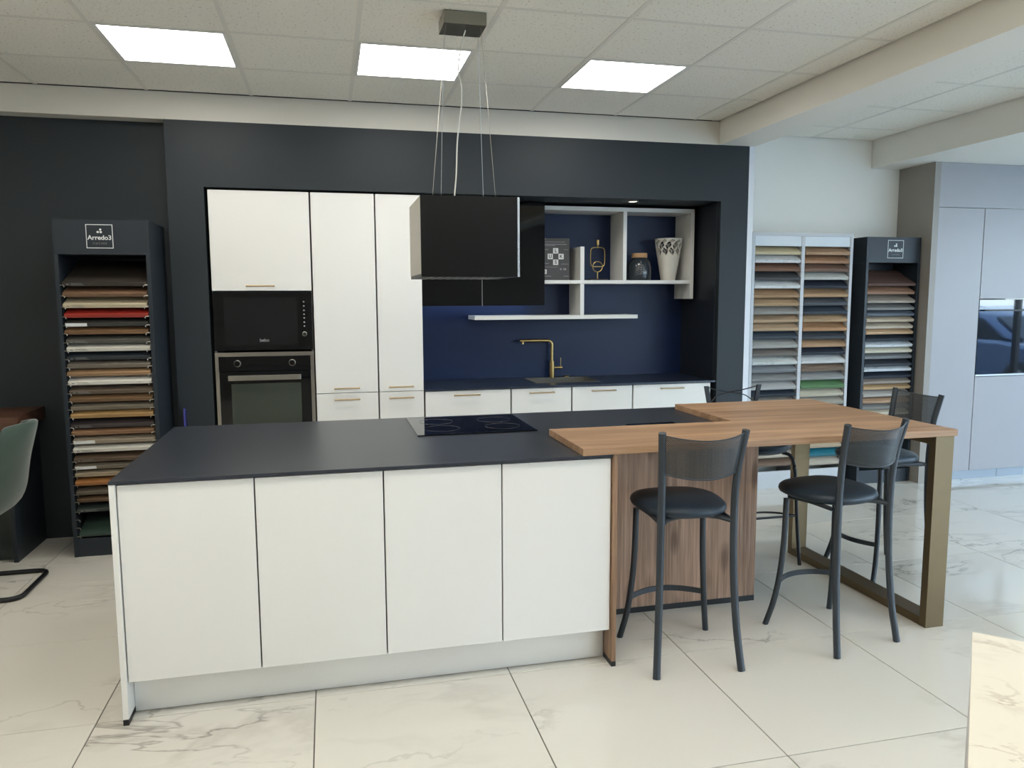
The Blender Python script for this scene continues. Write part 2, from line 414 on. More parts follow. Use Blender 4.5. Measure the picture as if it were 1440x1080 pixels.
xs2 = [3.98+PX*k for k in range(-1, 4)]; ys2 = [1.77+PY*k for k in range(-12, 4)]
LI2 = {(1, 7), (1, 3)}
ceil_field(xs2, ys2, (3.885, 5.165), (Y0, 2.74), LI2, 5.17)
panel_e = mat('glowing_panel_diffuser', (255, 255, 255), 0.5, emis=((255, 251, 244), PANEL_E))
cl_frame = mat('white_light_frame', (225, 225, 222), 0.4, noise=0.01)
def ceil_light(x, y, label):
    t = thing('ceiling_light', label, 'ceiling light', (x, y, CZ), 0, 'square ceiling panels')
    w, d = PX/2-0.012, PY/2-0.012
    m = MB()
    m.box(-w, w, -d, -d+0.014, -0.003, 0.022); m.box(-w, w, d-0.014, d, -0.003, 0.022)
    m.box(-w, -w+0.014, -d+0.014, d-0.014, -0.003, 0.022); m.box(w-0.014, w, -d+0.014, d-0.014, -0.003, 0.022)
    m.build('frame', cl_frame, t)
    MB().box(-w+0.014, w-0.014, -d+0.014, d-0.014, 0.002, 0.010).build('diffuser', panel_e, t)
for (i, j) in sorted(LI):
    nm = {(5, 11): 'leftmost of the three lit square ceiling panels', (7, 11): 'middle lit square ceiling panel, behind the suspended hood bracket',
          (9, 11): 'rightmost lit square ceiling panel, nearest the white beam'}.get((i, j), 'added lit ceiling panel out of view, %s row, %s from the left wall' % ({7: 'front', 3: 'rear'}[j] if j in (3, 7) else 'same', {1: 'first', 3: 'second', 5: 'third', 7: 'fourth', 9: 'fifth'}[i]))
    ceil_light((xs[i]+xs[i+1])/2, (ys[j]+ys[j+1])/2, nm)
for (i, j) in sorted(LI2):
    ceil_light((xs2[i]+xs2[i+1])/2, (ys2[j]+ys2[j+1])/2, 'lit square ceiling panel between the two beams, %s' % ('nearer the racks' if j == 7 else 'nearer the shop front'))

# glazed shop front (behind the camera) and glazed right side
frame_m = mat('anthracite_window_frame', (60, 62, 64), 0.4, metal=0.4, noise=0.03)
def glazed(name, p0, p1, z0, z1, n, t=0.06):
    """window between two floor points: frame with posts, panes as children"""
    p0, p1 = Vector(p0), Vector(p1); d = (p1-p0); Lg = d.length; ang = math.atan2(d.y, d.x)
    m = MB(); m.box(0, Lg, -t/2, t/2, z0, z0+0.08); m.box(0, Lg, -t/2, t/2, z1-0.08, z1)
    for k in range(n+1):
        x = Lg*k/n; xa = min(max(x-0.03, 0), Lg-0.06); m.box(xa, xa+0.06, -t/2, t/2, z0+0.08, z1-0.08)
    o = m.build(name, frame_m, loc=(p0.x, p0.y, 0), rotz=ang, kind='structure')
    for k in range(n):
        MB().box(Lg*k/n+0.035, Lg*(k+1)/n-0.035, -0.004, 0.004, z0+0.08, z1-0.08).build('pane', pane_m, o)
    return o
WX = 4.7
box('wall_front', front_wall, X0, WX, Y0-0.12, Y0, 0, CZ+0.05, kind='structure')
box('wall_front', white_wall, WX, X1, Y0-0.12, Y0, 2.5, CZ+0.05, kind='structure')
glazed('window_1', (WX, Y0-0.06, 0), (X1, Y0-0.06, 0), 0.0, 2.5, 3)
box('wall_right', white_wall, X1, X1+0.12, 1.6, 2.87, 0, CZ+0.05, kind='structure')
box('wall_right', white_wall, X1, X1+0.12, Y0-0.12, 1.6, 2.5, CZ+0.05, kind='structure')
glazed('window_2', (X1+0.06, Y0, 0), (X1+0.06, 1.6, 0), 0.0, 2.5, 4)
street = mat('grey_street_paving', (150, 150, 146), 0.8, noise=0.15, nscale=2)
box('ground', street, -40, 60, -60, 60, -0.25, -0.13, kind='structure')

# ================================================================== KITCHEN WALL IN THE NICHE
YF = 2.403                                    # door fronts
def bar_handle(parent, x0, x1, z, y, m=handle_m, r=0.0055):
    h = MB(); h.cyl((x0, y-0.028, z), (x1, y-0.028, z), r, 10)
    for x in (x0+0.008, x1-0.008): h.cyl((x, y-0.028, z), (x, y, z), r*0.9, 8)
    return h.build('handle', m, parent, smooth=True)
def front(parent, name, x0, x1, z0, z1, y=YF, hx=None, hz=None, m=white_lac, g=0.0025):
    d = MB().box(x0+g, x1-g, y, y+0.020, z0+g, z1-g, bevel=0.0015).build(name, m, parent)
    if hx: bar_handle(d, hx[0], hx[1], hz, y)
    return d
# oven housing column
c = thing('tall_cabinet', 'white tall oven housing with wide top flap door and slim handle', 'cabinet', (0.35, 2.69, 0))
def local(o, root):                           # parts are built in world coordinates, then kept in place
    o.parent = root; o.matrix_parent_inverse = Matrix.Translation(root.location).inverted(); return o
def L_(root, *objs):
    for o in objs: local(o, root)
m = MB(); m.box(0.036, 0.052, 2.425, 2.98, 0.1, 2.224); m.box(0.645, 0.661, 2.425, 2.98, 0.1, 2.224); m.box(0.052, 0.645, 2.425, 2.98, 1.585, 1.600)
m.box(0.052, 0.645, 2.425, 2.98, 2.208, 2.224); m.box(0.052, 0.645, 2.425, 2.98, 0.1, 0.116); m.box(0.052, 0.645, 2.425, 2.98, 0.56, 0.575); m.box(0.052, 0.645, 2.97, 2.98, 0.116, 2.208)
L_(c, m.build('body', carcass), front(None, 'door', 0.036, 0.661, 1.582, 2.226, hx=(0.250, 0.428), hz=1.616), front(None, 'drawer_front', 0.036, 0.661, 0.10, 0.565))
# microwave
mw = thing('microwave', 'black built-in microwave with ring dial above the oven', 'microwave', (0.35, 2.6, 1.196))
parts = [MB().box(0.06, 0.64, 2.42, 2.90, 1.200, 1.570).build('body', black_plastic),
         MB().box(0.040, 0.657, 2.398, 2.418, 1.197, 1.578, bevel=0.0015).build('glass_front', black_gloss)]
g = parts[1]
MB().box(0.105, 0.560, 2.3962, 2.3978, 1.230, 1.540).build('door_window', mat('smoked_door_glass', (20, 22, 24), 0.05, noise=0.02), g)
m = MB()
for zz in (1.512, 1.484, 1.456, 1.430, 1.406, 1.378, 1.352): m.cyl((0.606, 2.3975, zz), (0.606, 2.396, zz), 0.0055, 10)
m.build('touch_keys', ink_grey, g)
m = MB(); m.tube([(0.606+0.0135*math.cos(a*PI/8), 2.394, 1.300+0.0135*math.sin(a*PI/8)) for a in range(16)], 0.0028, 6, closed=True, smooth=False)
m.build('dial_ring', steel, g, smooth=True)
MB().cyl((0.606, 2.398, 1.300), (0.606, 2.388, 1.300), 0.0115, 20).build('dial', black_plastic, g, smooth=True)
text('logo', 'beko', 0.030, ink_grey, g, (0.350, 2.3955, 1.262), bold=0.0006)
L_(mw, *parts)
# oven
ov = thing('oven', 'steel and black built-in oven with two dials and flat steel handle', 'oven', (0.35, 2.6, 0.58))
body = MB().box(0.06, 0.64, 2.425, 2.95, 0.585, 1.17).build('body', black_plastic)
top = MB().box(0.038, 0.659, 2.392, 2.422, 1.158, 1.184, bevel=0.001).build('steel_strip', steel)
ctrl = MB().box(0.060, 0.637, 2.394, 2.422, 1.062, 1.157).build('control_panel', black_gloss)
sl = MB().box(0.038, 0.059, 2.396, 2.422, 1.062, 1.157).build('side_trim', steel); sr = MB().box(0.638, 0.659, 2.396, 2.422, 1.062, 1.157).build('side_trim', steel)
for x in (0.175, 0.520):
    k = MB().cyl((x, 2.394, 1.112), (x, 2.372, 1.112), 0.019, 24, 0.017).build('dial', black_gloss, ctrl, smooth=True)
    MB().tube([(x+0.0205*math.cos(a*PI/10), 2.3925, 1.112+0.0205*math.sin(a*PI/10)) for a in range(20)], 0.0022, 6, closed=True, smooth=False).build('dial_ring', steel, k, smooth=True)
door = MB().box(0.062, 0.635, 2.396, 2.422, 0.585, 1.058, bevel=0.001).build('door', black_gloss)
MB().box(0.132, 0.572, 2.3935, 2.3955, 0.62, 0.978).build('door_window', mat('oven_door_glass', (60, 66, 58), 0.05, noise=0.03), door)  # grey-green window colour carries the room's reflection in the glass
hb = MB(); hb.box(0.118, 0.574, 2.352, 2.364, 1.003, 1.036, bevel=0.002)
for x in (0.15, 0.54): hb.box(x-0.008, x+0.008, 2.364, 2.396, 1.008, 1.030)
hb.build('handle', steel, door)
s1 = MB().box(0.038, 0.060, 2.398, 2.422, 0.585, 1.058).build('side_trim', steel); s2 = MB().box(0.637, 0.659, 2.398, 2.422, 0.585, 1.058).build('side_trim', steel)
L_(ov, body, top, ctrl, sl, sr, door, s1, s2)
# two tall cupboards
for (x0, x1, ha, hb2, lab) in ((0.667, 1.081, 0.786, 0.956, 'white tall cupboard with full height door, next to the oven column'),
                               (1.087, 1.393, 1.151, 1.321, 'narrow white tall cupboard beside the blue splashback')):
    c = thing('tall_cabinet', lab, 'cabinet', ((x0+x1)/2, 2.69, 0))
    L_(c, MB().box(x0, x1, 2.425, 2.98, 0.1, 2.224).build('body', carcass if x0 < 1 else white_edge),
       front(None, 'door', x0, x1, 0.895, 2.226, hx=(ha, hb2), hz=0.929),
       front(None, 'drawer_front', x0, x1, 0.50, 0.895, hx=(ha, hb2), hz=0.853), front(None, 'drawer_front', x0, x1, 0.10, 0.50, hx=(ha, hb2), hz=0.458))
# base cabinets under the sink run
BX = (1.397, 2.014, 2.468, 2.942, 3.577)
hs = ((1.600, 1.787), (2.146, 2.332), (2.614, 2.802), (3.158, 3.343))
labs = ('white base cabinet beside the narrow tall cupboard', 'white base cabinet below the tap, left of the sink middle',
        'white base cabinet right of the tap, under the sink end', 'white base cabinet at the right end of the sink run')
for k in range(4):
    x0, x1 = BX[k]+0.003, BX[k+1]-0.003
    c = thing('base_cabinet', labs[k], 'cabinet', ((x0+x1)/2, 2.69, 0), 0, 'white base cabinets below the splashback')
    body = MB().box(x0, x1, 2.425, 2.98, 0.1, 0.70).build('body', carcass)
    L_(c, body, MB().box(x0, x1, 2.425, 2.50, 0.70, 0.888).build('top_rail', carcass), front(None, 'drawer_front', x0, x1, 0.52, 0.888, hx=hs[k], hz=0.856),
       front(None, 'drawer_front', x0, x1, 0.10, 0.52, hx=hs[k], hz=0.488))
tag(box('plinth', alu, 0.03, 3.60, 2.455, 2.47, 0.0, 0.098), 'aluminium plinth strip below the wall cabinets', 'plinth')
# worktop with a cut-out for the sink
wt = MB(); WZ0, WZ1 = 0.891, 0.904
SXa, SXb, SYa, SYb = 2.235, 2.745, 2.555, 2.925
wt.box(1.397, SXa, 2.390, 2.977, WZ0, WZ1); wt.box(SXb, 3.608, 2.390, 2.977, WZ0, WZ1)
wt.box(SXa, SXb, 2.390, SYa, WZ0, WZ1); wt.box(SXa, SXb, SYb, 2.977, WZ0, WZ1)
tag(wt.build('worktop', mat('navy_slate_worktop', (34, 42, 58), 0.3, noise=0.05, nscale=20)), 'thin dark blue worktop along the sink run', 'worktop')
sk = MB(); e = 0.012
sk.box(SXa, SXb, SYa, SYb, 0.72, 0.728); sk.box(SXa, SXa+e, SYa, SYb, 0.728, 0.906); sk.box(SXb-e, SXb, SYa, SYb, 0.728, 0.906)
sk.box(SXa+e, SXb-e, SYa, SYa+e, 0.728, 0.906); sk.box(SXa+e, SXb-e, SYb-e, SYb, 0.728, 0.906)
s = thing('sink', 'grey undermount sink let into the dark blue worktop', 'sink', (2.49, 2.74, 0.72))
L_(s, sk.build('basin', mat('grey_granite_composite', (86, 86, 80), 0.5, noise=0.1, nscale=90)), MB().cyl((2.49, 2.74, 0.728), (2.49, 2.74, 0.734), 0.045, 24).build('drain', steel, smooth=True))
# splashback
tag(box('splashback', navy, 1.397, 3.600, 2.978, 2.989, 0.905, 2.232), 'navy blue splashback panel behind the sink', 'splashback')
tag(MB().box(3.598, 3.6105, 2.42, 2.977, 0.905, 2.232).build('end_panel', mat('black_navy_side', (26, 31, 38), 0.45, noise=0.04)), 'black blue side panel closing the right of the niche', 'panel')
# tap
t = thing('kitchen_tap', 'brass L-shaped kitchen tap behind the sink', 'tap', (2.470, 2.925, 0.9045))
MB().cyl((0, 0, 0), (0, 0, 0.130), 0.0215, 24).build('base', gold, t, smooth=True)
MB().tube([(0, 0, 0.12), (0, 0, 0.20), (0, 0, 0.262), (-0.012, 0, 0.284), (-0.036, 0, 0.293), (-0.12, 0, 0.294), (-0.262, 0, 0.294)], 0.0125, 12).build('spout', gold, t, smooth=True)
MB().cyl((-0.238, 0, 0.287), (-0.238, 0, 0.268), 0.010, 16).build('nozzle', gold, t, smooth=True)
MB().cyl((0.018, 0, 0.078), (0.085, 0, 0.078), 0.011, 16).build('lever_hub', gold, t, smooth=True)
MB().cyl((0.072, 0, 0.082), (0.072, 0, 0.155), 0.0035, 10).build('lever', gold, t, smooth=True)
tag(MB().cyl((2.600, 2.945, 0.9042), (2.600, 2.945, 0.914), 0.024, 24).build('drain_knob', gold, smooth=True), 'small round brass waste control knob on the worktop', 'knob')
# upper cabinet, black gloss
c = thing('wall_cabinet', 'black gloss wall cabinet with two doors, partly behind the hood', 'cabinet', (1.86, 2.82, 1.478))
L_(c, MB().box(1.400, 2.335, 2.672, 2.976, 1.498, 2.225).build('body', black_plastic),
   MB().box(1.402, 1.857, 2.650, 2.671, 1.476, 2.226, bevel=0.001).build('door', black_gloss), MB().box(1.862, 2.333, 2.650, 2.671, 1.476, 2.226, bevel=0.001).build('door', black_gloss),
   MB().box(1.8575, 1.8615, 2.655, 2.671, 1.476, 2.226).build('door_gap_strip', alu))
led = tag(MB().box(1.45, 2.28, 2.90, 2.925, 1.4885, 1.4975).build('light_strip', mat('led_strip_glow', (255, 255, 255), 0.4, emis=((215, 228, 255), 8.0))), 'slim light strip under the black wall cabinet', 'light strip')
# white shelf composition
sh = thing('wall_shelf', 'white open shelf unit of interlocking boards on the navy splashback', 'shelf', (2.95, 2.84, 1.37))
YS0, YS1 = 2.702, 2.977
bd = []
bd.append(box('top_board', white_edge, 2.337, 3.562, YS0, YS1, 2.182, 2.212))
bd.append(box('side_board', white_edge, 3.532, 3.562, YS0, YS1, 1.520, 2.1815))
bd.append(box('middle_board', white_edge, 2.337, 3.5315, YS0, YS1, 1.638, 1.664))
bd.append(box('upright_board', white_edge, 2.971, 3.000, YS0, YS1, 1.6645, 2.1815))
bd.append(box('upright_board', white_edge, 2.628, 2.659, YS0, YS1, 1.6645, 1.915))
bd.append(box('upright_board', white_edge, 2.628, 2.659, YS0, YS1, 1.400, 1.6375))
bd.append(box('bottom_board', white_edge, 1.813, 3.098, YS0, YS1, 1.371, 1.3995))
L_(sh, *bd)
# spot in the soffit
sp_ = thing('spotlight', 'small round recessed spotlight in the niche soffit', 'spotlight', (2.967, 2.51, 2.2355))
m = MB(); m.tube([(0.036*math.cos(a*PI/12), 0.036*math.sin(a*PI/12), -0.001) for a in range(24)], 0.005, 8, closed=True, smooth=False); m.build('bezel', steel, sp_, smooth=True)
MB().cyl((0, 0, -0.003), (0, 0, -0.0005), 0.031, 24).build('lens', mat('spot_lens_glow', (255, 255, 255), 0.4, emis=((255, 240, 215), 3.5)), sp_)

# ------------------------------------------------------------------ things on the shelf
SZ = 1.6643
bx = thing('display_card', 'dark brown display box printed with a cross of white letter squares', 'display box', (2.455, 2.80, SZ))
MB().box(-0.115, 0.115, -0.008, 0.028, 0.0, 0.318, bevel=0.001).build('board', mat('dark_brown_print', (58, 52, 48), 0.4, noise=0.04), bx)
sq = mat('white_print', (215, 214, 208), 0.5, noise=0.02)
for (dx, dz, ch) in ((0, 0.043, 'L'), (-0.043, 0, 'U'), (0.043, 0, 'K'), (0, -0.043, 'S')):
    q = MB().box(0.005+dx-0.0205, 0.005+dx+0.0205, -0.0088, -0.0080, 0.180+dz-0.0205, 0.180+dz+0.0205).build('letter_square', sq, bx)
    text('letter', ch, 0.036, black_plastic, q, (0.005+dx, -0.0092, 0.180+dz), bold=0.0008, depth=0.0002)
q = MB().box(-0.100, -0.066, -0.0088, -0.0080, 0.048, 0.082).build('letter_square', sq, bx)
text('letter', 'B', 0.026, black_plastic, q, (-0.083, -0.0092, 0.065), depth=0.0002)
m = MB()
for (a, b2, z, h) in ((-0.112, -0.075, 0.312, 0.006), (-0.112, 0.078, 0.290, 0.003), (-0.108, 0.092, 0.272, 0.005), (-0.108, 0.0, 0.262, 0.004), (-0.112, -0.055, 0.232, 0.004), (0.07, 0.105, 0.232, 0.003),
                     (-0.108, -0.048, 0.128, 0.004), (0.05, 0.108, 0.124, 0.004), (-0.108, 0.02, 0.100, 0.003), (-0.09, -0.03, 0.032, 0.004), (0.07, 0.11, 0.032, 0.004), (0.04, 0.052, 0.085, 0.014), (0.066, 0.09, 0.085, 0.014)):
    m.box(a, b2, -0.0086, -0.0080, z-h/2, z+h/2)
m.build('small_print', ink_grey, bx, kind='stuff')
# brass ornament: loop frame, ring with a bar, socket on top, black base
on = thing('brass_ornament', 'brass loop ornament with a barred ring on a low black base', 'ornament', (2.815, 2.84, SZ))
MB().box(-0.075, 0.075, -0.035, 0.035, 0, 0.012, bevel=0.002).build('base', mat('dark_brown_base', (46, 36, 32), 0.5, noise=0.05), on)
MB().cyl((0, 0, 0.012), (0, 0, 0.068), 0.0040, 10).build('stem', gold, on, smooth=True)
MB().tube([(0.040*math.cos(a*PI/14), 0, 0.107+0.040*math.sin(a*PI/14)) for a in range(28)], 0.0038, 8, closed=True, smooth=False, refup=(0, 1, 0)).build('ring', gold, on, smooth=True)
MB().cyl((-0.038, 0, 0.108), (0.038, 0, 0.108), 0.0045, 10).build('bar', gold, on, smooth=True)
MB().tube([(-0.040, 0, 0.108), (-0.054, 0, 0.122), (-0.058, 0, 0.16), (-0.057, 0, 0.225), (-0.050, 0, 0.246), (-0.030, 0, 0.254), (0, 0, 0.255), (0.030, 0, 0.254), (0.050, 0, 0.246), (0.057, 0, 0.225), (0.058, 0, 0.16), (0.054, 0, 0.122), (0.040, 0, 0.108)],
          0.0036, 8, refup=(0, 1, 0)).build('loop_frame', gold, on, smooth=True)
MB().cyl((0, 0, 0.255), (0, 0, 0.275), 0.0035, 10).build('neck', gold, on, smooth=True)
MB().cyl((0, 0, 0.274), (0, 0, 0.312), 0.0115, 16).build('socket', gold, on, smooth=True)
# jar
j = thing('storage_jar', 'dark glass storage jar with cork lid and pale drawing', 'jar', (3.155, 2.82, SZ))
jg = mat('dark_smoked_glass', (44, 50, 56), 0.12, noise=0.05)
MB().lathe([(0, 0), (0.084, 0), (0.092, 0.010), (0.095, 0.05), (0.094, 0.10), (0.085, 0.140), (0.064, 0.168), (0.055, 0.176), (0, 0.176)], 40).build('glass_body', jg, j, smooth=True)
MB().lathe([(0, 0.1765), (0.060, 0.1765), (0.061, 0.180), (0.061, 0.208), (0.058, 0.212), (0, 0.212)], 32).build('cork_lid', mat('cork', (178, 138, 98), 0.8, noise=0.15, nscale=60, bump=0.2), j, smooth=True)
m = MB()
def rib(pts, r=0.0013):
    P3 = []
    for (a, z) in pts:
        R = 0.0953 if z < 0.10 else 0.0953-(z-0.10)*0.26
        an = -PI/2-0.25+a/0.095; P3.append((R*math.cos(an), R*math.sin(an), z))
    m.tube(P3, r, 5, smooth=False)
rib([(0, 0.150), (-0.006, 0.135), (0, 0.128), (0.006, 0.135), (0, 0.150)])
for k, (w, z) in enumerate(((0.018, 0.118), (0.026, 0.100), (0.030, 0.082), (0.034, 0.064), (0.030, 0.050))):
    rib([(-w, z-0.008), (-w*0.5, z+0.004), (0, z-0.004), (w*0.5, z+0.005), (w, z-0.007)]); 
rib([(0, 0.128), (0.001, 0.09), (-0.001, 0.045)])
m.build('drawing', ink_grey, j)
# vase with lattice rim
v = thing('lattice_vase', 'white tapered vase with openwork upper rim', 'vase', (3.405, 2.83, SZ))
def vase():
    bm = bmesh.new(); n, mz = 132, 80; H = 0.328
    def rad(t): return 0.055+0.055*t**0.9
    rows = [[bm.verts.new((rad(k/mz)*math.cos(2*PI*i/n), rad(k/mz)*math.sin(2*PI*i/n), H*k/mz)) for i in range(n)] for k in range(mz+1)]
    nc = 11
    for k in range(mz):
        t = (k+0.5)/mz
        for i in range(n):
            a = (i+0.5)/n*nc; hole = False
            for (tc_, ph, ht, wd, lean) in ((0.69, 0.0, 0.095, 0.42, 0.9), (0.83, 0.5, 0.115, 0.42, -0.9), (0.935, 0.0, 0.038, 0.40, 0.6)):
                da = (a+ph+lean*(t-tc_)*2 + 0.5) % 1 - 0.5
                if abs(t-tc_)/ht + abs(da)/wd*1.0 < 1.0: hole = True
            if hole: continue
            bm.faces.new((rows[k][i], rows[k][(i+1) % n], rows[k+1][(i+1) % n], rows[k+1][i]))
    bm.faces.new(rows[0][::-1])
    for vv in [q for q in bm.verts if not q.link_faces]: bm.verts.remove(vv)
    me = bpy.data.meshes.new('body'); bm.to_mesh(me); bm.free()
    for p in me.polygons: p.use_smooth = True
    me.materials.append(mat('white_ceramic', (205, 200, 188), 0.35, noise=0.02))
    o = bpy.data.objects.new('body', me); COL.objects.link(o); o.parent = v
    so = o.modifiers.new('solid', 'SOLIDIFY'); so.thickness = 0.005; so.offset = -1
vase()

# ================================================================== ISLAND
XR, D = 1.8646, 1.1824
IX = (0.0205, 0.4815, 0.947, 1.4068, 1.8642)
il = ('leftmost white island cabinet beside the end panel', 'second white island cabinet from the left',
      'third white island cabinet from the left, before the hob end', 'rightmost white island cabinet, beside the wooden end panel')
for k in range(4):
    x0, x1 = IX[k], IX[k+1]
    c = thing('island_cabinet', il[k], 'cabinet', ((x0+x1)/2, 0.6, 0), 0, 'handleless white cabinets along the island front')
    g = 0.0027
    L_(c, MB().box(x0+0.001, x1-0.001, 0.034, D-0.03, 0.15, 0.886).build('body', carcass),
       MB().box(x0+g, x1-g, 0.0115, 0.0315, 0.155, 0.882, bevel=0.0015).build('door', white_lac),
       MB().box(x0+g, x1-g, D-0.028, D-0.008, 0.155, 0.882, bevel=0.0015).build('rear_door', white_lac))
t = thing('end_panel', 'white side panel at the left end of the island with black foot', 'panel', (0.010, 0.6, 0))
L_(t, MB().box(0.0, 0.0195, 0.0, D-0.005, 0.022, 0.887, bevel=0.001).build('board', white_lac), MB().box(0.0, 0.0195, 0.0, D-0.005, 0.0, 0.0215).build('foot', black_plastic))
t = thing('end_panel', 'narrow wooden side panel right of the last white island door', 'panel', (1.876, 0.25, 0))
ew = wood('oak_end_grain', (104, 78, 60), (176, 142, 112), 'Z', rough=0.45)
L_(t, MB().box(XR+0.001, XR+0.0205, -0.003, 0.484, 0.022, 0.899, bevel=0.001).build('board', ew), MB().box(XR+0.001, XR+0.0205, -0.003, 0.484, 0.0, 0.0215).build('foot', black_plastic))
tag(box('plinth', mat('silver_grey_plinth', (238, 240, 240), 0.3, metal=0.6, noise=0.02), 0.021, XR-0.001, 0.0906, 0.104, 0.004, 0.148), 'silver plinth strip below the island doors', 'plinth')
c = thing('island_cabinet', 'rear island cabinet hidden behind the wooden back panel', 'cabinet', (2.35, 0.85, 0))
L_(c, MB().box(XR+0.022, 2.80, 0.508, D-0.03, 0.10, 0.886).build('body', carcass), MB().box(XR+0.024, 2.34, D-0.028, D-0.008, 0.155, 0.882).build('rear_door', white_lac), MB().box(2.344, 2.80, D-0.028, D-0.008, 0.155, 0.882).build('rear_door', white_lac))
t = thing('back_panel', 'brown knotty wood back panel of the island below the bar top', 'panel', (2.35, 0.497, 0))
L_(t, MB().box(XR-0.02+0.0215+0.02, 2.8202, 0.4869, 0.506, 0.028, 0.899, bevel=0.001).build('board', panel_wood), MB().box(XR+0.0215, 2.8202, 0.4869, 0.506, 0.0, 0.0275).build('foot', black_plastic))
t = MB(); t.prism([(0, -0.002), (XR, -0.002), (XR, 0.508), (2.815, 0.508), (2.815, D), (0, D)], 0.8875, 0.8995, bevel=0.0006)
tag(t.build('worktop', slate_top), 'dark slate island worktop', 'worktop')
# hob
h = thing('induction_hob', 'black glass induction hob in the island worktop', 'hob', (1.43, 0.865, 0.8997))
MB().box(-0.285, 0.285, -0.262, 0.262, 0, 0.005, bevel=0.001).build('glass', hob_glass, h)
zm = mat('hob_zone_print', (60, 62, 66), 0.2, noise=0.02); m = MB()
for (cx, cy) in ((-0.15, 0.11), (0.15, 0.11), (-0.15, -0.10), (0.15, -0.10)):
    m.tube([(cx+0.085*math.cos(a*PI/16), cy+0.085*math.sin(a*PI/16), 0.0049) for a in range(32)], 0.0008, 4, closed=True, smooth=False)
for k in range(7): m.box(-0.12+k*0.04-0.006, -0.12+k*0.04+0.006, -0.243, -0.237, 0.0049, 0.0053)
m.build('zone_marks', zm, h)
t = thing('pop_up_socket', 'flat black socket block let into the worktop behind the bar top', 'socket', (2.31, 0.61, 0.8995))
MB().box(-0.125, 0.125, -0.045, 0.048, 0, 0.006, bevel=0.001).build('lid', black_gloss, t); MB().box(-0.130, 0.130, -0.050, 0.053, 0, 0.002).build('rim', black_plastic, t)
# wooden table top (L-shape) with bronze frame
tb = thing('bar_table', 'L-shaped wooden bar top on a bronze frame leg at the island end', 'table', (2.9, 0.5, 0))
m = MB(); m.prism([(1.735, -0.007), (3.5215, -0.007), (3.5215, 1.099), (2.658, 1.099), (2.658, 0.478), (1.735, 0.478)], 0.9000, 0.9290, bevel=0.0008)
top = m.build('tabletop', table_wood)
fr = MB(); xa, xb, ya, yb = 3.409, 3.507, -0.004, 1.094; w = 0.040
def leg(y0, y1, z0, z1): return MB().box(xa, xb, y0, y1, z0, z1, bevel=0.001)
L_(tb, top, leg(ya, ya+w, 0.0, 0.8995).build('leg', bronze), leg(yb-w, yb, 0.0, 0.8995).build('leg', bronze),
   leg(ya+w, yb-w, 0.0, w).build('floor_bar', bronze), leg(ya+w, yb-w, 0.8995-w, 0.8995).build('top_bar', bronze))

# ------------------------------------------------------------------ hood
HX0, HX1, HY0, HY1, HZ0, HZ1 = 1.175, 1.628, 0.60, 1.07, 1.626, 1.985
hd = thing('island_hood', 'black box shaped extractor hood hanging on wires over the island', 'extractor hood', (1.40, 0.84, HZ0))
hs_ = mat('hood_side_steel', (196, 190, 176), 0.45, metal=0.6, noise=0.03)
m = MB(); m.box(HX0, HX1-0.004, HY0+0.010, HY1, HZ0+0.014, HZ1)
hp = [m.build('body', hs_), MB().box(HX0-0.001, HX1-0.010, HY0-0.002, HY0+0.0095, HZ0, HZ1+0.001, bevel=0.001).build('front_glass', black_satin),
      MB().box(HX1-0.0095, HX1, HY0-0.003, HY0+0.0095, HZ0, HZ1+0.001).build('edge_strip', mat('painted_edge_glint', (205, 214, 226), 0.3, metal=0.5, noise=0.01)),  # pale blue strip paints daylight catching the glass edge
      MB().box(HX0+0.002, HX1-0.006, HY0+0.012, HY1-0.002, HZ0, HZ0+0.0135).build('filter_panel', black_plastic)]
m = MB()
for k in range(9): m.box(HX0+0.05+k*0.04, HX0+0.07+k*0.04, HY0+0.06, HY1-0.05, HZ0-0.0015, HZ0-0.0001)
m.build('filter_slots', steel, hp[3])
w = MB()
for (a, b2) in (((1.315, 0.70, 2.752), (1.242, 0.70, HZ1)), ((1.475, 0.70, 2.752), (1.539, 0.70, HZ1)), ((1.322, 0.825, 2.752), (1.325, 1.0, HZ1)), ((1.485, 0.825, 2.752), (1.542, 1.0, HZ1))):
    hp.append(MB().cyl(a, b2, 0.0012, 6).build('wire', steel))
hp.append(MB().tube([(1.413, 0.75, 2.752), (1.399, 0.80, 2.684), (1.395, 0.85, 2.603), (1.409, 0.85, 2.526), (1.407, 0.85, 2.431), (1.387, 0.85, 2.283), (1.379, 0.85, 2.123), (1.370, 0.85, 2.026), (1.368, 0.85, HZ1)], 0.0034, 8).build('power_cable', mat('white_cable', (222, 220, 212), 0.5, noise=0.01), smooth=True))
hp.append(MB().box(1.302, 1.496, 0.672, 0.835, 2.750, 2.805, bevel=0.001).build('ceiling_box', mat('nickel_box', (150, 148, 140), 0.3, metal=0.9, noise=0.03)))
L_(hd, *hp)

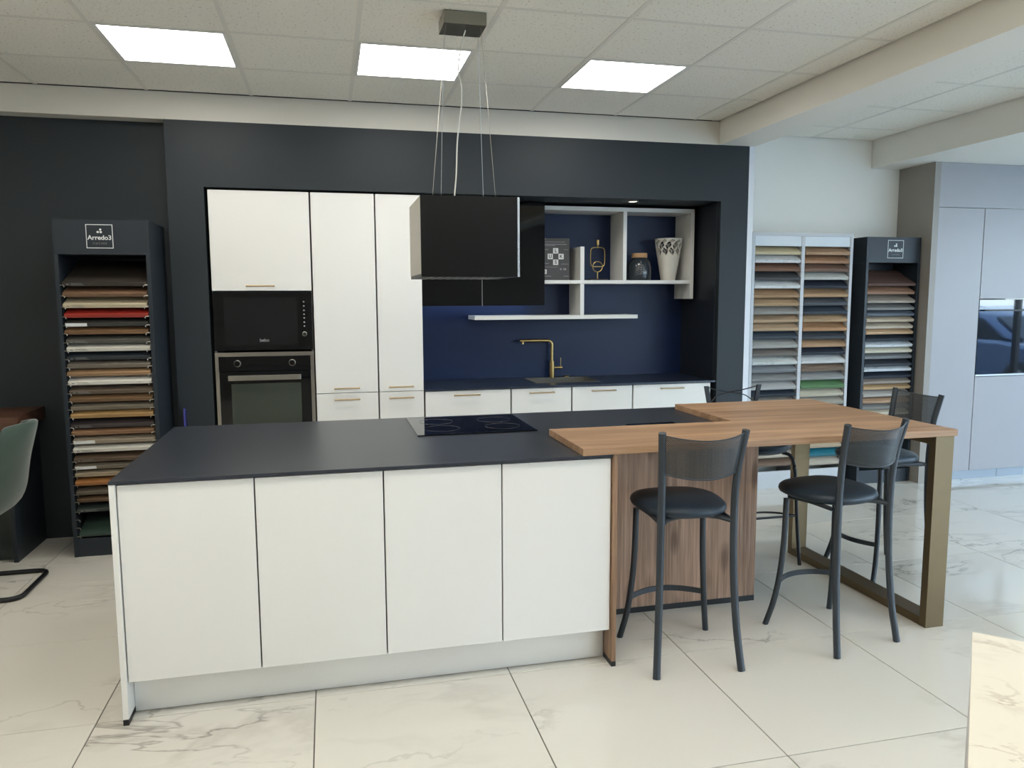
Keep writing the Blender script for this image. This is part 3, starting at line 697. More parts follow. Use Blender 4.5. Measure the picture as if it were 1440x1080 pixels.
# ------------------------------------------------------------------ bar stools
def stool_proto():
    t = thing('bar_stool', '', 'bar stool')
    for sgn in (-1, 1):
        MB().tube([(sgn*.184, -.205, .0), (sgn*.170, -.178, .18), (sgn*.160, -.160, .40), (sgn*.157, -.155, .63), (sgn*.160, -.165, .82), (sgn*.176, -.200, 1.004)],
                  [.0162]*6, 10, sx=0.85, refup=(0, 1, 0)).build('rear_leg', stool_metal, t, smooth=True)
        MB().tube([(sgn*.207, .192, .0), (sgn*.186, .165, .12), (sgn*.170, .148, .26), (sgn*.160, .140, .42), (sgn*.156, .138, .612)],
                  [.0140]*5, 10, sx=0.9, refup=(0, 1, 0)).build('front_leg', stool_metal, t, smooth=True)
    # footrest: flat curved bar bulging forward
    m = MB(); n = 14; pr = None
    bm = m.bm
    rings = []
    for k in range(n+1):
        a = -1+2*k/n; x = a*0.172; y = 0.152+0.075*(1-a*a); 
        rings.append([bm.verts.new((x, y-0.004, 0.190)), bm.verts.new((x, y+0.004, 0.190)), bm.verts.new((x, y+0.004, 0.214)), bm.verts.new((x, y-0.004, 0.214))])
    for A, B in zip(rings, rings[1:]):
        for q in range(4): bm.faces.new((A[q], A[(q+1) % 4], B[(q+1) % 4], B[q]))
    bm.faces.new(rings[0]); bm.faces.new(rings[-1])
    m.build('footrest', stool_metal, t)
    # seat frame: curved rail between the rear legs and ring under the cushion
    m = MB(); m.tube([(-.152, -.150, .622), (-.10, -.10, .628), (0, -.075, .630), (.10, -.10, .628), (.152, -.150, .622)], 0.0135, 8, sx=0.8)
    m.tube([(-.150, .128, .622), (0, .15, .628), (.150, .128, .622)], 0.010, 8)
    m.tube([(-.150, .128, .622), (-.150, 0, .628), (-.152, -.12, .624)], 0.010, 8); m.tube([(.150, .128, .622), (.150, 0, .628), (.152, -.12, .624)], 0.010, 8)
    m.build('seat_frame', stool_metal, t, smooth=True)
    # cushion: rounded trapezoid with domed top
    bm = bmesh.new(); n = 48; prof = [(0.90, 0.0), (0.975, 0.008), (1.0, 0.020), (0.985, 0.032), (0.93, 0.042), (0.78, 0.051), (0.5, 0.057), (0.2, 0.060)]
    def outline(a):
        e = 2.6; ca_, sa = math.cos(a), math.sin(a)
        x = abs(ca_)**(2/e)*math.copysign(1, ca_); y = abs(sa)**(2/e)*math.copysign(1, sa)
        return x*(0.192+0.014*y), 0.042+y*0.198
    rings = []
    for s_, z in prof:
        rings.append([bm.verts.new((outline(2*PI*i/n)[0]*s_, 0.042+(outline(2*PI*i/n)[1]-0.042)*s_, 0.634+z)) for i in range(n)])
    for A, B in zip(rings, rings[1:]):
        for i in range(n): bm.faces.new((A[i], A[(i+1) % n], B[(i+1) % n], B[i]))
    bm.faces.new(rings[0][::-1]); bm.faces.new(rings[-1])
    m = MB(); m.bm.free(); m.bm = bm; m.build('seat', seat_m, t, smooth=True)
    # backrest: curved perforated sheet with rolled edges
    bm = bmesh.new(); uvl = bm.loops.layers.uv.new('UVMap'); n = 24; kz = 6; grid = []
    def bp_(a, z):
        f = (z-0.63)/0.37; wx = 0.158+max(0, (z-0.82))*0.09; yy = -0.158-max(0, z-0.78)*0.20
        sag = 0.016*(1-a*a)*(1 if z > 0.9 else -0.7)
        return Vector((a*wx, yy-0.062*(1-a*a), z-0.018*(1-a*a)))
    for k in range(kz+1):
        z = 0.834+0.160*k/kz; grid.append([(bm.verts.new(bp_(-1+2*i/n, z)), (-1+2*i/n)*0.19, z) for i in range(n+1)])
    for k in range(kz):
        for i in range(n):
            q = (grid[k][i], grid[k][i+1], grid[k+1][i+1], grid[k+1][i]); f = bm.faces.new([w_[0] for w_ in q])
            for lp, w_ in zip(f.loops, q): lp[uvl].uv = (w_[1], w_[2])
    me = bpy.data.meshes.new('backrest'); bm.to_mesh(me); bm.free()
    for p in me.polygons: p.use_smooth = True
    me.materials.append(mesh_m); o = bpy.data.objects.new('backrest', me); COL.objects.link(o); o.parent = t
    m = MB()
    for z in (0.834, 0.994): m.tube([bp_(-1+2*i/12, z) for i in range(13)], 0.0032, 6, smooth=False)
    m.build('backrest_rim', stool_metal, o, smooth=True)
    return t
st = stool_proto()
st['label'] = 'dark bar stool with perforated back, standing left, before the wood back panel'
st['group'] = 'bar stools with perforated metal backs'
st.location = (2.200, 0.050, 0); st.rotation_euler[2] = math.radians(-3)
st2 = copy_tree(st); st2.location = (2.962, 0.075, 0); st2.rotation_euler[2] = math.radians(12)
st2['label'] = 'dark bar stool with perforated back, turned slightly, before the bronze table frame'
st3 = copy_tree(st); st3.location = (3.748, 0.732, 0); st3.rotation_euler[2] = math.radians(89)
st3['label'] = 'dark bar stool with perforated back at the far right end of the bar table'
# fourth stool: another model with crossed wires in the back
t = thing('bar_stool', 'black bar stool with crossed wire back, behind the bar table', 'bar stool', (3.155, 1.10, 0), PI)
for sgn in (-1, 1):
    MB().tube([(sgn*.195, .215, .0), (sgn*.182, .195, .25), (sgn*.172, .178, .52), (sgn*.160, .150, .62), (sgn*.12, .12, .642)], .0105, 8).build('front_leg', stool_metal2, t, smooth=True)
    MB().tube([(sgn*.150, -.215, .0), (sgn*.146, -.195, .35), (sgn*.144, -.19, .66), (sgn*.150, -.21, .86)], .0105, 8).build('rear_leg', stool_metal2, t, smooth=True)
    q = MB(); q.prism([(sgn*.148-.012, .84), (sgn*.148+.012, .84), (sgn*.178+.014, .995), (sgn*.178-.014, .995)], -.246, -.232, axis='Y', bevel=.001); q.build('back_post', stool_metal2, t)
    q = MB(); q.tube([(sgn*.176, -.238, .990), (sgn*.09, -.262, .965), (0, -.272, .950), (-sgn*.09, -.262, .932), (-sgn*.150, -.240, .890)], .0035, 6); q.build('back_wire', stool_metal2, t, smooth=True)
MB().lathe([(0.03, .640), (0.17, .640), (0.196, .652), (0.200, .668), (0.190, .682), (0.15, .692), (0.0, .697)], 40).build('seat', seat_m, t, smooth=True)
MB().tube([(-.150, -.21, .85), (0, -.25, .85), (.150, -.21, .85)], .006, 8).build('lower_rail', stool_metal2, t, smooth=True)
m = MB()
m.tube([(sgn_*.180, .190, .285) for sgn_ in (-1, 1)], .007, 8, smooth=False)
m.tube([(-.178, .19, .285), (-.10, .11, .285), (0, .08, .285), (.10, .11, .285), (.178, .19, .285)], .006, 8)
m.build('footrest', stool_metal2, t, smooth=True)
# price tag on the far right stool
tg = thing('price_tag', 'small folded white and red price tag hanging on the far right stool', 'tag', (3.90, 0.535, 0.60))
m = MB(); m.box(-0.001, 0.001, -0.03, 0.03, -0.10, -0.02, mtx=Matrix.Rotation(0.35, 4, 'X')); m.build('card', mat('white_card', (222, 218, 216), 0.5, noise=0.02), tg)
m = MB(); m.box(0.0011, 0.0016, -0.03, 0.03, -0.05, -0.02, mtx=Matrix.Rotation(0.35, 4, 'X')); m.build('red_band', mat('red_print', (170, 50, 56), 0.5, noise=0.03), tg)
MB().cyl((0, 0, -0.02), (0, 0, 0.02), 0.0008, 5).build('string', ink_white, tg)

# ================================================================== SAMPLE RACKS
def sample_mat(kind, rgb):
    nm = 'sample_%s_%d_%d_%d' % (kind, *rgb)
    if kind == 'wood':
        d = tuple(int(v*0.72) for v in rgb); l = tuple(min(255, int(v*1.12)) for v in rgb); return wood(nm, d, l, 'X', scale=1.3, rough=0.5)
    if kind == 'marble': return marble(nm, rgb, tuple(int(v*0.45) for v in rgb), rough=0.3, scale=6, amount=1.0)
    if kind == 'speckled': return mat(nm, rgb, 0.45, noise=0.3, nscale=120)
    if kind == 'ribbed': return mat(nm, rgb, 0.5, noise=0.5, nscale=200)
    return mat(nm, rgb, 0.42, noise=0.03)
COLNAME = {}
ORD = ['topmost', 'second', 'third', 'fourth', 'fifth', 'sixth', 'seventh', 'eighth', 'ninth', 'tenth', 'eleventh', 'twelfth', 'thirteenth', 'fourteenth', 'fifteenth', 'sixteenth', 'seventeenth',
       'eighteenth', 'nineteenth', 'twentieth', 'twenty-first', 'twenty-second', 'twenty-third', 'twenty-fourth', 'twenty-fifth', 'twenty-sixth', 'twenty-seventh', 'twenty-eighth', 'twenty-ninth', 'thirtieth']
def samples(rack, group, lst, x0, x1, yf, depth, thick, tilt, sticker_y=0):
    cache = {}
    for k, (z, desc, kind, rgb, st_) in enumerate(lst):
        w = x1-x0
        lab = '%s sample board, %s from top, %s' % (desc, ORD[k], rack)
        if k == 0: lab = '%s sample board, topmost, %s' % (desc, rack)
        if st_ == 'bottom': lab = '%s sample board lying lowest, %s' % (desc, rack)
        me = MB().box(-w/2, w/2, 0, depth, 0, thick, bevel=0.0012)
        o = me.build('sample_board', sample_mat(kind, rgb))
        tag(o, lab, 'sample board', group)
        o.location = ((x0+x1)/2+random.uniform(-.003, .003), yf+random.uniform(-.002, .004), z)
        o.rotation_euler[0] = math.radians(tilt)
        if st_ == 'label':
            MB().box(-w/2+0.004, -w/2+0.118, -0.0008, -0.0001, 0.002, thick-0.001).build('sticker', ink_white, o)
        elif st_ == 'lines':
            q = MB(); q.box(-w/2+0.045, -w/2+0.105, -0.0006, -0.0001, thick*0.6, thick*0.72); q.box(-w/2+0.045, -w/2+0.115, -0.0006, -0.0001, thick*0.25, thick*0.36); q.box(-w/2+0.02, -w/2+0.034, -0.0006, -0.0001, thick*0.35, thick*0.6)
            q.build('printed_code', ink_grey, o)
def logo(root, cx, y, zt, w, h):
    s_ = 0.0035; m = MB(); x0, x1 = cx-w/2, cx+w/2; z0 = zt-h
    m.box(x0, x1, y-0.0012, y, zt-s_, zt); m.box(x0, x1, y-0.0012, y, z0, z0+s_); m.box(x0, x0+s_, y-0.0012, y, z0+s_, zt-s_); m.box(x1-s_, x1, y-0.0012, y, z0+s_, zt-s_)
    sg = m.build('sign', ink_white, None, label='white outlined square sign with lettering')
    m = MB()
    for (dx, dz, r) in ((-0.008, 0, 0.0065), (0.008, 0.0, 0.0065), (0.006, 0.014, 0.0060)): m.cyl((cx+dx, y-0.0001, zt-h*0.32+dz), (cx+dx, y-0.0012, zt-h*0.32+dz), r, 14)
    e = m.build('emblem', ink_white, sg)
    text('lettering', 'Arredo3', w*0.255, ink_white, sg, (cx, y-0.0007, z0+h*0.44), bold=0.0007)
    text('lettering', 'CUCINE', w*0.10, ink_grey, sg, (cx, y-0.0007, z0+h*0.20), spacing=1.6)
    return sg
# --- left rack
rk = thing('sample_rack', 'tall dark sample rack standing left, by the dark wall', 'rack', (-0.5, 2.28, 0), 0, 'dark racks with logo sign')
x0, x1, yf, yb_ = -0.755, -0.246, 2.050, 2.495
P_ = [MB().box(x0, x0+0.022, yf, yb_, 0, 1.790).build('side_panel', rack_m), MB().box(x1-0.022, x1, yf, yb_, 0, 1.790).build('side_panel', rack_m),
      MB().box(x0, x1, yf, yb_, 1.7905, 1.989).build('header', rack_m), MB().box(x0+0.022, x1-0.022, yb_-0.015, yb_, 0, 1.790).build('back_panel', rack_m),
      MB().box(x0+0.022, x1-0.022, yf+0.004, yf+0.022, 0, 0.110).build('kick_board', rack_m), logo(None, -0.509, yf, 1.962, 0.142, 0.136)]
LZ = [1.609, 1.547, 1.483, 1.426, 1.375, 1.329, 1.276, 1.229, 1.179, 1.131, 1.084, 1.033, 0.978, 0.931, 0.883, 0.836, 0.777, 0.734, 0.682, 0.631, 0.574, 0.529, 0.484, 0.432, 0.375, 0.329, 0.27, 0.222, 0.173, 0.12]
hk = None
for z in LZ:
    for sx_ in (-1, 1):
        xx = x0+0.022 if sx_ < 0 else x1-0.022
        if hk is None:
            hkm = {}
        if sx_ not in hkm:
            q = MB(); q.tube([(0, 0.0, 0), (-sx_*0.016, -0.002, 0.0), (-sx_*0.021, -0.004, -0.004), (-sx_*0.022, -0.005, -0.012)], 0.0024, 6, sub=3); o = q.build('shelf_pin', steel, smooth=True); hkm[sx_] = o.data
        else:
            o = bpy.data.objects.new('shelf_pin', hkm[sx_]); COL.objects.link(o)
        hk = 1
        o.location = (xx, yf-0.001, z+0.006); P_.append(o)
L_(rk, *P_)
LS = [('ribbed dark brown', 'ribbed', (52, 46, 40), 'lines'), ('mid brown wood', 'wood', (120, 92, 70), 0), ('cream', 'plain', (186, 174, 146), 'lines'), ('brick red', 'plain', (150, 44, 34), 0),
      ('charcoal grey, white sticker at left', 'plain', (50, 50, 48), 'label'), ('warm brown wood', 'wood', (130, 98, 68), 0), ('dark stone grey', 'plain', (78, 76, 70), 'lines'), ('off-white', 'plain', (206, 202, 188), 'lines'),
      ('blue black', 'plain', (34, 40, 46), 'lines'), ('taupe grey wood', 'wood', (116, 108, 96), 0), ('tan wood', 'wood', (158, 126, 92), 0), ('bright white', 'plain', (214, 211, 200), 'lines'),
      ('dark taupe wood', 'wood', (104, 90, 76), 'lines'), ('brown oak', 'wood', (122, 94, 66), 0), ('grey taupe wood', 'wood', (112, 104, 90), 0), ('golden tan wood', 'wood', (178, 142, 92), 0),
      ('dark plum grey', 'plain', (54, 48, 48), 'lines'), ('nut brown wood', 'wood', (128, 98, 72), 0), ('pale taupe, white sticker at left', 'wood', (150, 138, 120), 'label'), ('cool white', 'plain', (204, 202, 192), 'lines'),
      ('dark umber wood', 'wood', (92, 76, 60), 'lines'), ('grey beige, white sticker at left', 'wood', (136, 126, 110), 'label'), ('beige wood', 'wood', (160, 146, 124), 0), ('orange brown wood', 'wood', (158, 108, 62), 0),
      ('grey brown wood', 'wood', (96, 88, 76), 0), ('smoked brown wood', 'wood', (96, 76, 56), 0), ('dark green grey', 'plain', (44, 52, 50), 'lines')]
lst = [(LZ[k], LS[k][0], LS[k][1], LS[k][2], LS[k][3]) for k in range(27)] + [(LZ[29], 'bottle green', 'plain', (52, 70, 62), 'bottom')]
samples('left dark rack', 'sample boards in the left dark rack', lst, x0+0.030, x1-0.030, yf+0.006, 0.37, 0.023, 22)
# --- right dark rack
rk = thing('sample_rack', 'tall dark sample rack beside the greige tall unit', 'rack', (5.2, 2.6, 0), 0, 'dark racks with logo sign')
x0, x1, yf, yb_ = 4.930, 5.432, 2.450, 2.745
P_ = [MB().box(x0, x0+0.022, yf, yb_, 0, 1.800).build('side_panel', rack_m), MB().box(x1-0.022, x1, yf, yb_, 0, 1.800).build('side_panel', rack_m),
      MB().box(x0, x1, yf, yb_, 1.8005, 2.002).build('header', rack_m), MB().box(x0+0.022, x1-0.022, yb_-0.015, yb_, 0, 1.800).build('back_panel', rack_m),
      MB().box(x0+0.022, x1-0.022, yf+0.004, yf+0.022, 0, 0.110).build('kick_board', rack_m), logo(None, 5.194, yf, 1.978, 0.146, 0.142)]
L_(rk, *P_)
RZ = [1.616, 1.549, 1.479, 1.422, 1.374, 1.327, 1.273, 1.227, 1.172, 1.123, 1.077, 1.028, 0.967, 0.926, 0.871, 0.823, 0.778, 0.719, 0.665, 0.617, 0.566, 0.516]
RS = [('dark reddish brown', 'wood', (96, 74, 66), 0), ('pinkish tan wood', 'wood', (170, 132, 108), 0), ('beige grey', 'plain', (160, 150, 138), 0), ('stone grey', 'plain', (128, 128, 126), 0), ('slate blue grey', 'plain', (92, 100, 110), 0),
      ('light sand', 'plain', (186, 170, 148), 0), ('pale beige', 'plain', (188, 176, 158), 0), ('tan oak', 'wood', (196, 164, 128), 0), ('blue black', 'plain', (44, 50, 58), 0), ('icy white', 'marble', (206, 212, 216), 0),
      ('cream white', 'plain', (200, 194, 174), 0), ('mid grey', 'plain', (120, 122, 124), 0), ('anthracite', 'plain', (62, 66, 72), 0), ('cool white marble', 'marble', (200, 206, 210), 0), ('dark navy', 'plain', (42, 48, 60), 0),
      ('warm grey wood', 'wood', (150, 140, 130), 0), ('honey wood', 'wood', (190, 158, 118), 0), ('silver grey', 'plain', (176, 172, 166), 0), ('light brown wood', 'wood', (178, 146, 118), 0), ('dull grey', 'plain', (128, 128, 124), 0), ('ivory', 'plain', (196, 186, 166), 0), ('dark grey', 'plain', (70, 72, 76), 0)]
samples('right dark rack', 'sample boards in the right dark rack', [(RZ[k],)+RS[k] for k in range(22)], x0+0.028, x1-0.030, yf+0.006, 0.25, 0.021, 27)
# --- light double rack
rk = thing('sample_rack', 'light grey double sample rack between the white wall end and the dark rack', 'rack', (4.42, 2.62, 0))
x0, xm, x1, yf, yb_ = 3.951, 4.395, 4.842, 2.500, 2.745
P_ = [MB().box(x0, x0+0.024, yf, yb_, 0, 2.002).build('side_panel', lrack_m), MB().box(xm-0.014, xm+0.014, yf, yb_, 0, 2.002).build('divider', lrack_m), MB().box(x1-0.024, x1, yf, yb_, 0, 2.002).build('side_panel', lrack_m),
      MB().box(x0, x1, yf, yb_, 2.0025, 2.027).build('top_panel', lrack_m), MB().box(x0+0.024, x1-0.024, yb_-0.012, yb_, 0.14, 2.002).build('back_panel', lrack_m),
      MB().box(x0+0.024, xm-0.014, yf+0.006, yf+0.020, 1.925, 2.002).build('header', mat('pale_header', (206, 212, 216), 0.4, noise=0.01)), MB().box(xm+0.014, x1-0.024, yf+0.006, yf+0.020, 1.925, 2.002).build('header', MATS['pale_header']),
      MB().box(x0+0.024, x1-0.024, yf+0.004, yf+0.02, 0, 0.14).build('kick_board', lrack_m)]
L_(rk, *P_)
L1 = [1.858, 1.795, 1.73, 1.659, 1.597, 1.526, 1.46, 1.396, 1.331, 1.265, 1.201, 1.13, 1.066, 0.998, 0.936, 0.871, 0.8, 0.743]
S1 = [('yellowish beige', 'plain', (196, 182, 148), 0), ('white marble', 'marble', (214, 216, 216), 0), ('chestnut brown', 'wood', (134, 100, 82), 0), ('graphite', 'plain', (72, 74, 76), 0), ('bright white marble', 'marble', (220, 222, 220), 0),
      ('caramel oak', 'wood', (180, 146, 112), 0), ('light oak', 'wood', (182, 154, 120), 0), ('grey concrete', 'speckled', (150, 148, 142), 0), ('sandy oak', 'wood', (184, 158, 128), 0), ('pale oak', 'wood', (186, 160, 130), 0),
      ('slate blue', 'plain', (62, 72, 82), 0), ('light stone', 'speckled', (172, 170, 164), 0), ('taupe', 'plain', (118, 112, 106), 0), ('veined white marble', 'marble', (206, 210, 206), 0), ('ash grey', 'plain', (126, 130, 134), 0), ('dusty grey', 'plain', (138, 138, 136), 0),
      ('pale grey', 'plain', (176, 176, 174), 0), ('ink blue', 'plain', (44, 52, 62), 0)]
ex1 = [(0.743-0.0705*(k+1), d, 'plain', c_, 0) for k, (d, c_) in enumerate([('mushroom', (150, 142, 132)), ('off-white', (196, 192, 184)), ('smoke grey', (110, 112, 114)), ('clay', (156, 130, 110)), ('chalk', (204, 202, 196)), ('iron grey', (86, 88, 92)), ('linen', (188, 178, 162)), ('sepia', (120, 100, 84))])]
samples('light rack left column', 'sample boards in the light rack', [(L1[k],)+S1[k] for k in range(18)]+ex1, x0+0.028, xm-0.020, yf+0.006, 0.225, 0.024, 33)
L2 = [1.859, 1.793, 1.728, 1.665, 1.597, 1.528, 1.462, 1.392, 1.332, 1.259, 1.194, 1.131, 1.069, 1.0, 0.937, 0.868, 0.799, 0.733, 0.665]
S2 = [('tan wood', 'wood', (176, 142, 112), 0), ('nut brown wood', 'wood', (164, 126, 98), 0), ('cocoa brown wood', 'wood', (122, 96, 82), 0), ('speckled white stone', 'speckled', (190, 190, 182), 0), ('navy black', 'plain', (40, 46, 58), 0),
      ('oak', 'wood', (184, 150, 116), 0), ('steel grey', 'plain', (84, 88, 94), 0), ('blue slate', 'plain', (60, 68, 78), 0), ('natural oak', 'wood', (184, 156, 122), 0), ('amber wood', 'wood', (178, 138, 102), 0), ('dark slate', 'plain', (66, 72, 78), 0),
      ('warm tan wood', 'wood', (180, 146, 114), 0), ('midnight navy', 'plain', (42, 48, 60), 0), ('clean white', 'plain', (206, 208, 206), 0), ('walnut grey wood', 'wood', (140, 120, 104), 0), ('cool grey', 'plain', (150, 150, 148), 0), ('moss green', 'plain', (92, 128, 88), 0),
      ('pale linen', 'plain', (192, 184, 164), 0), ('greige', 'plain', (164, 158, 146), 0)]
ex2 = [(0.665-0.071*(k+1), d, 'plain', c_, 0) for k, (d, c_) in enumerate([('soft grey', (150, 150, 150)), ('dark brown', (84, 68, 58)), ('bone', (200, 194, 180)), ('lead grey', (96, 98, 100)), ('sand', (184, 166, 140)), ('teal blue', (36, 108, 124)), ('beige', (184, 174, 158))])]
samples('light rack right column', 'sample boards in the light rack', [(L2[k],)+S2[k] for k in range(19)]+ex2, xm+0.020, x1-0.030, yf+0.006, 0.225, 0.024, 33)

# ================================================================== GREIGE TALL UNIT AT THE RIGHT
UY = 2.36
def ufront(name, x0, x1, z0, z1, g=0.002): return MB().box(x0+g, x1-g, UY, UY+0.02, z0+g, z1-g, bevel=0.001).build(name, greige)
tag(box('side_panel', greige_side, 5.444, 5.500, 2.355, 2.748, 0.0, 2.583), 'deep greige side panel of the tall unit', 'panel')
tag(box('filler_panel', greige, 5.502, 6.56, UY, UY+0.02, 2.237, 2.583), 'wide greige filler panel above the tall doors', 'panel')
c = thing('tall_cabinet', 'greige tall cupboard with one long handleless door', 'cabinet', (5.72, 2.55, 0))
L_(c, MB().box(5.504, 5.942, UY+0.022, 2.745, 0.08, 2.234).build('body', carcass), ufront('door', 5.502, 5.944, 0.080, 2.235))
c = thing('tall_cabinet', 'greige oven housing at the right edge with doors above and below', 'cabinet', (6.25, 2.55, 0))
m = MB(); m.box(5.948, 6.556, UY+0.022, 2.745, 0.08, 0.870); m.box(5.948, 6.556, UY+0.022, 2.745, 1.512, 2.234); m.box(5.948, 6.556, 2.70, 2.745, 0.870, 1.512)
L_(c, m.build('body', carcass), ufront('door', 5.946, 6.558, 1.508, 2.235), ufront('door', 5.946, 6.558, 0.080, 0.868))
ov = thing('oven', 'black glass oven in the greige tall unit, reflecting the street', 'oven', (6.25, 2.5, 0.872))
L_(ov, MB().box(5.96, 6.55, UY+0.026, 2.69, 0.880, 1.500).build('body', black_plastic), MB().box(5.950, 6.556, UY+0.002, UY+0.024, 0.888, 1.502, bevel=0.001).build('door', mat('mirror_black_glass', (12, 13, 16), 0.02, spec=1.0, noise=0.02, coat=1.0)),
   MB().box(5.950, 6.556, UY, UY+0.024, 0.872, 0.886).build('bottom_trim', alu), MB().box(5.985, 6.52, UY-0.030, UY-0.018, 1.408, 1.420).build('handle', black_plastic),
   MB().box(6.0, 6.01, UY-0.030, UY+0.002, 1.408, 1.420).build('handle_post', black_plastic), MB().box(6.495, 6.505, UY-0.030, UY+0.002, 1.408, 1.420).build('handle_post', black_plastic))
pb = mat('blue_grey_plinth', (150, 158, 166), 0.35, metal=0.4, noise=0.02)
tag(box('plinth', pb, 5.504, 6.272, UY+0.045, UY+0.06, 0.0, 0.078), 'blue grey plinth below the long greige door', 'plinth')
tag(box('plinth', pb, 6.275, 6.56, UY+0.045, UY+0.06, 0.0, 0.078), 'short blue grey plinth piece at the right edge', 'plinth')

# ================================================================== LEFT CORNER
ct_ = thing('counter', 'dark walnut counter on dark green side panels, far left', 'counter', (-2.0, 2.25, 0))
L_(ct_, MB().box(-2.95, -1.005, 2.03, 2.496, 0.785, 0.862, bevel=0.001).build('counter_top', counter_wood), MB().box(-1.072, -1.048, 2.035, 2.496, 0, 0.7845).build('side_panel', rack_m),
   MB().box(-2.90, -1.073, 2.10, 2.12, 0.0, 0.7845).build('front_panel', green_dark))
# velvet chair
ch = thing('lounge_chair', 'dark green velvet bucket chair with black floor loop, cut by the left edge', 'chair', (-1.05, 1.60, 0))
def shell():
    prof = [(-0.30, .425), (-0.20, .408), (-0.06, .398), (.06, .402), (.135, .440), (.178, .500), (.205, .580), (.222, .680), (.255, .800), (.283, .885), (.287, .905)]
    hw_ = [.20, .225, .235, .238, .238, .235, .228, .218, .195, .150, .105]
    bm = bmesh.new(); n = 20; G = []
    for k, ((x, z), w_) in enumerate(zip(prof, hw_)):
        row = []; t_ = k/(len(prof)-1); back = min(1, max(0, (t_-0.3)/0.4))
        for i in range(n+1):
            a = -1+2*i/n; up_ = a*a*a*a
            row.append(bm.verts.new((x-back*0.11*a*a, a*w_, z+(1-back)*0.09*up_-back*0.03*a*a)))
        G.append(row)
    for A, B in zip(G, G[1:]):
        for i in range(n): bm.faces.new((A[i], A[i+1], B[i+1], B[i]))
    me = bpy.data.meshes.new('seat_shell'); bm.to_mesh(me); bm.free()
    for p in me.polygons: p.use_smooth = True
    me.materials.append(velvet); o = bpy.data.objects.new('seat_shell', me); COL.objects.link(o); o.parent = ch
    so = o.modifiers.new('s', 'SOLIDIFY'); so.thickness = 0.035; so.offset = 0; sb = o.modifiers.new('b', 'SUBSURF'); sb.levels = 1; sb.render_levels = 1
shell()
m = MB()
fl = [(-0.30, -.20, .013), (.20, -.20, .013), (.235, -.16, .013), (.235, .16, .013), (.20, .20, .013), (-0.30, .20, .013)]
def rnd(pts, r, k=5):
    out = [Vector(pts[0])]
    for a, b2, c_ in zip(pts, pts[1:], pts[2:]):
        a, b2, c_ = Vector(a), Vector(b2), Vector(c_); d1 = (a-b2).normalized(); d2 = (c_-b2).normalized(); rr = min(r, (a-b2).length*.45, (c_-b2).length*.45)
        for i in range(k+1):
            t_ = i/k; out.append((b2+d1*rr)*(1-t_)**2+b2*2*t_*(1-t_)+(b2+d2*rr)*t_**2)
    return out+[Vector(pts[-1])]
lp = rnd([(-.12, -.19, .392), (-.33, -.20, .37), (-.36, -.21, .013), (.235, -.22, .013), (.235, .22, .013), (-.36, .21, .013), (-.33, .20, .37), (-.12, .19, .392)], .07)
m.tube(lp, .0125, 10, smooth=False); m.build('sled_base', mat('black_steel_tube', (24, 26, 30), 0.4, metal=0.3, noise=0.03), ch, smooth=True)
# slim blue edged acrylic holder against the pier
t = thing('acrylic_holder', 'slim blue edged acrylic holder on the dark wall left of the oven', 'holder', (-0.155, 2.375, 0.70))
MB().box(-0.004, 0.004, -0.035, 0.006, 0, 0.135).build('blade', mat('blue_acrylic', (74, 76, 150), 0.2, noise=0.03), t)
MB().box(-0.016, 0.012, -0.001, 0.007, 0, 0.128).build('back_plate', mat('dark_blue_plastic', (32, 34, 56), 0.3, noise=0.03), t)

# marble topped display plinth, front right
dp = thing('display_table', 'cream marble topped display table at the lower right corner', 'table', (2.202, -1.446, 0), math.radians(-45))
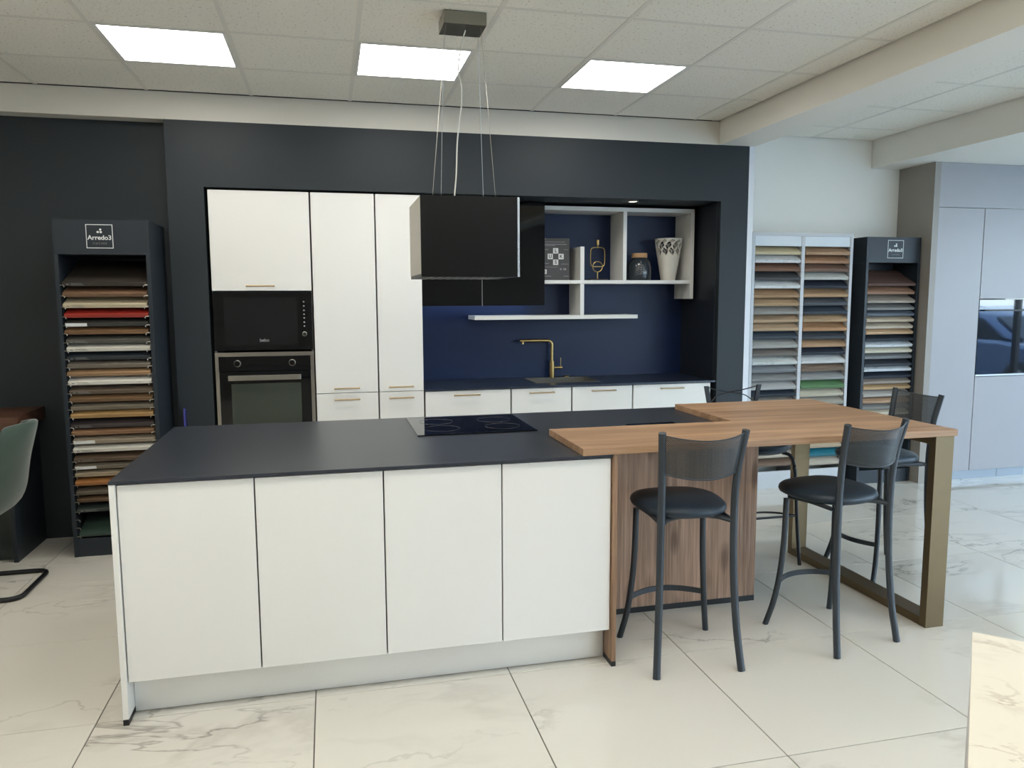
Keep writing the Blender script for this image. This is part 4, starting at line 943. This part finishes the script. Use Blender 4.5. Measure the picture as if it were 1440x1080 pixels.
# local x runs towards the right front, local y back: corner at the far left
MB().box(0, 0.80, -0.80, 0, 0.732, 0.750, bevel=0.001).build('marble_top', slab_m, dp)
dm = mat('pale_grey_board', (176, 174, 170), 0.5, noise=0.02)
MB().box(0.002, 0.022, -0.796, -0.004, 0, 0.7315).build('side_panel', dm, dp); MB().box(0.778, 0.798, -0.796, -0.004, 0, 0.7315).build('side_panel', dm, dp)
MB().box(0.023, 0.777, -0.025, -0.005, 0, 0.7315).build('back_panel', dm, dp)

# ------------------------------------------------------------------ cars outside, seen as reflections in the oven glass
def car(loc, rotz, rgb, label):
    t = thing('parked_car', label, 'car', loc, rotz)
    paint = mat('car_paint_%d' % rgb[0], rgb, 0.12, metal=0.3, coat=1.0, noise=0.02)
    lower = [(-2.1, .30), (-2.15, .62), (-2.05, .86), (-1.2, .95), (0.9, .95), (1.75, .86), (2.1, .66), (2.12, .32)]
    m = MB(); m.prism(lower, -.86, .86, axis='Y', bevel=.05); m.build('body', paint, t, smooth=True)
    roof = [(-1.55, .93), (-1.05, 1.38), (-.2, 1.47), (.45, 1.36), (1.15, .93)]
    m = MB(); m.prism(roof, -.74, .74, axis='Y', bevel=.06); m.build('cabin', paint, t, smooth=True)
    gl = mat('dark_car_glass', (26, 34, 42), 0.03, noise=0.02)
    for s_ in (-1, 1):
        m = MB(); m.prism([(-1.30, .97), (-.95, 1.30), (-.25, 1.38), (-.25, .97)], s_*.738, s_*.752, axis='Y'); m.prism([(-.18, .97), (-.18, 1.38), (.40, 1.29), (.88, .97)], s_*.738, s_*.752, axis='Y'); m.build('side_window', gl, t)
    m = MB(); m.prism([(.56, 1.31), (1.12, .97), (1.15, .97), (.60, 1.33)], -.62, .62, axis='Y'); m.build('windscreen', gl, t)
    for xx in (-1.35, 1.35):
        for s_ in (-1, 1):
            w_ = MB().cyl((xx, s_*.70, .32), (xx, s_*.88, .32), .32, 28).build('wheel', black_plastic, t, smooth=True)
            MB().cyl((xx, s_*.881, .32), (xx, s_*.89, .32), .20, 20).build('hub_cap', alu, w_, smooth=True)
    for s_ in (-1, 1): MB().box(2.07, 2.13, s_*.62-.16, s_*.62+.16, .60, .74, bevel=.02).build('headlight', alu, t)
car((12.2, -3.4, -0.13), math.radians(95), (60, 84, 118), 'blue car parked outside the right window')
car((15.2, -6.2, -0.13), math.radians(80), (196, 202, 208), 'white car parked outside beyond the blue one')
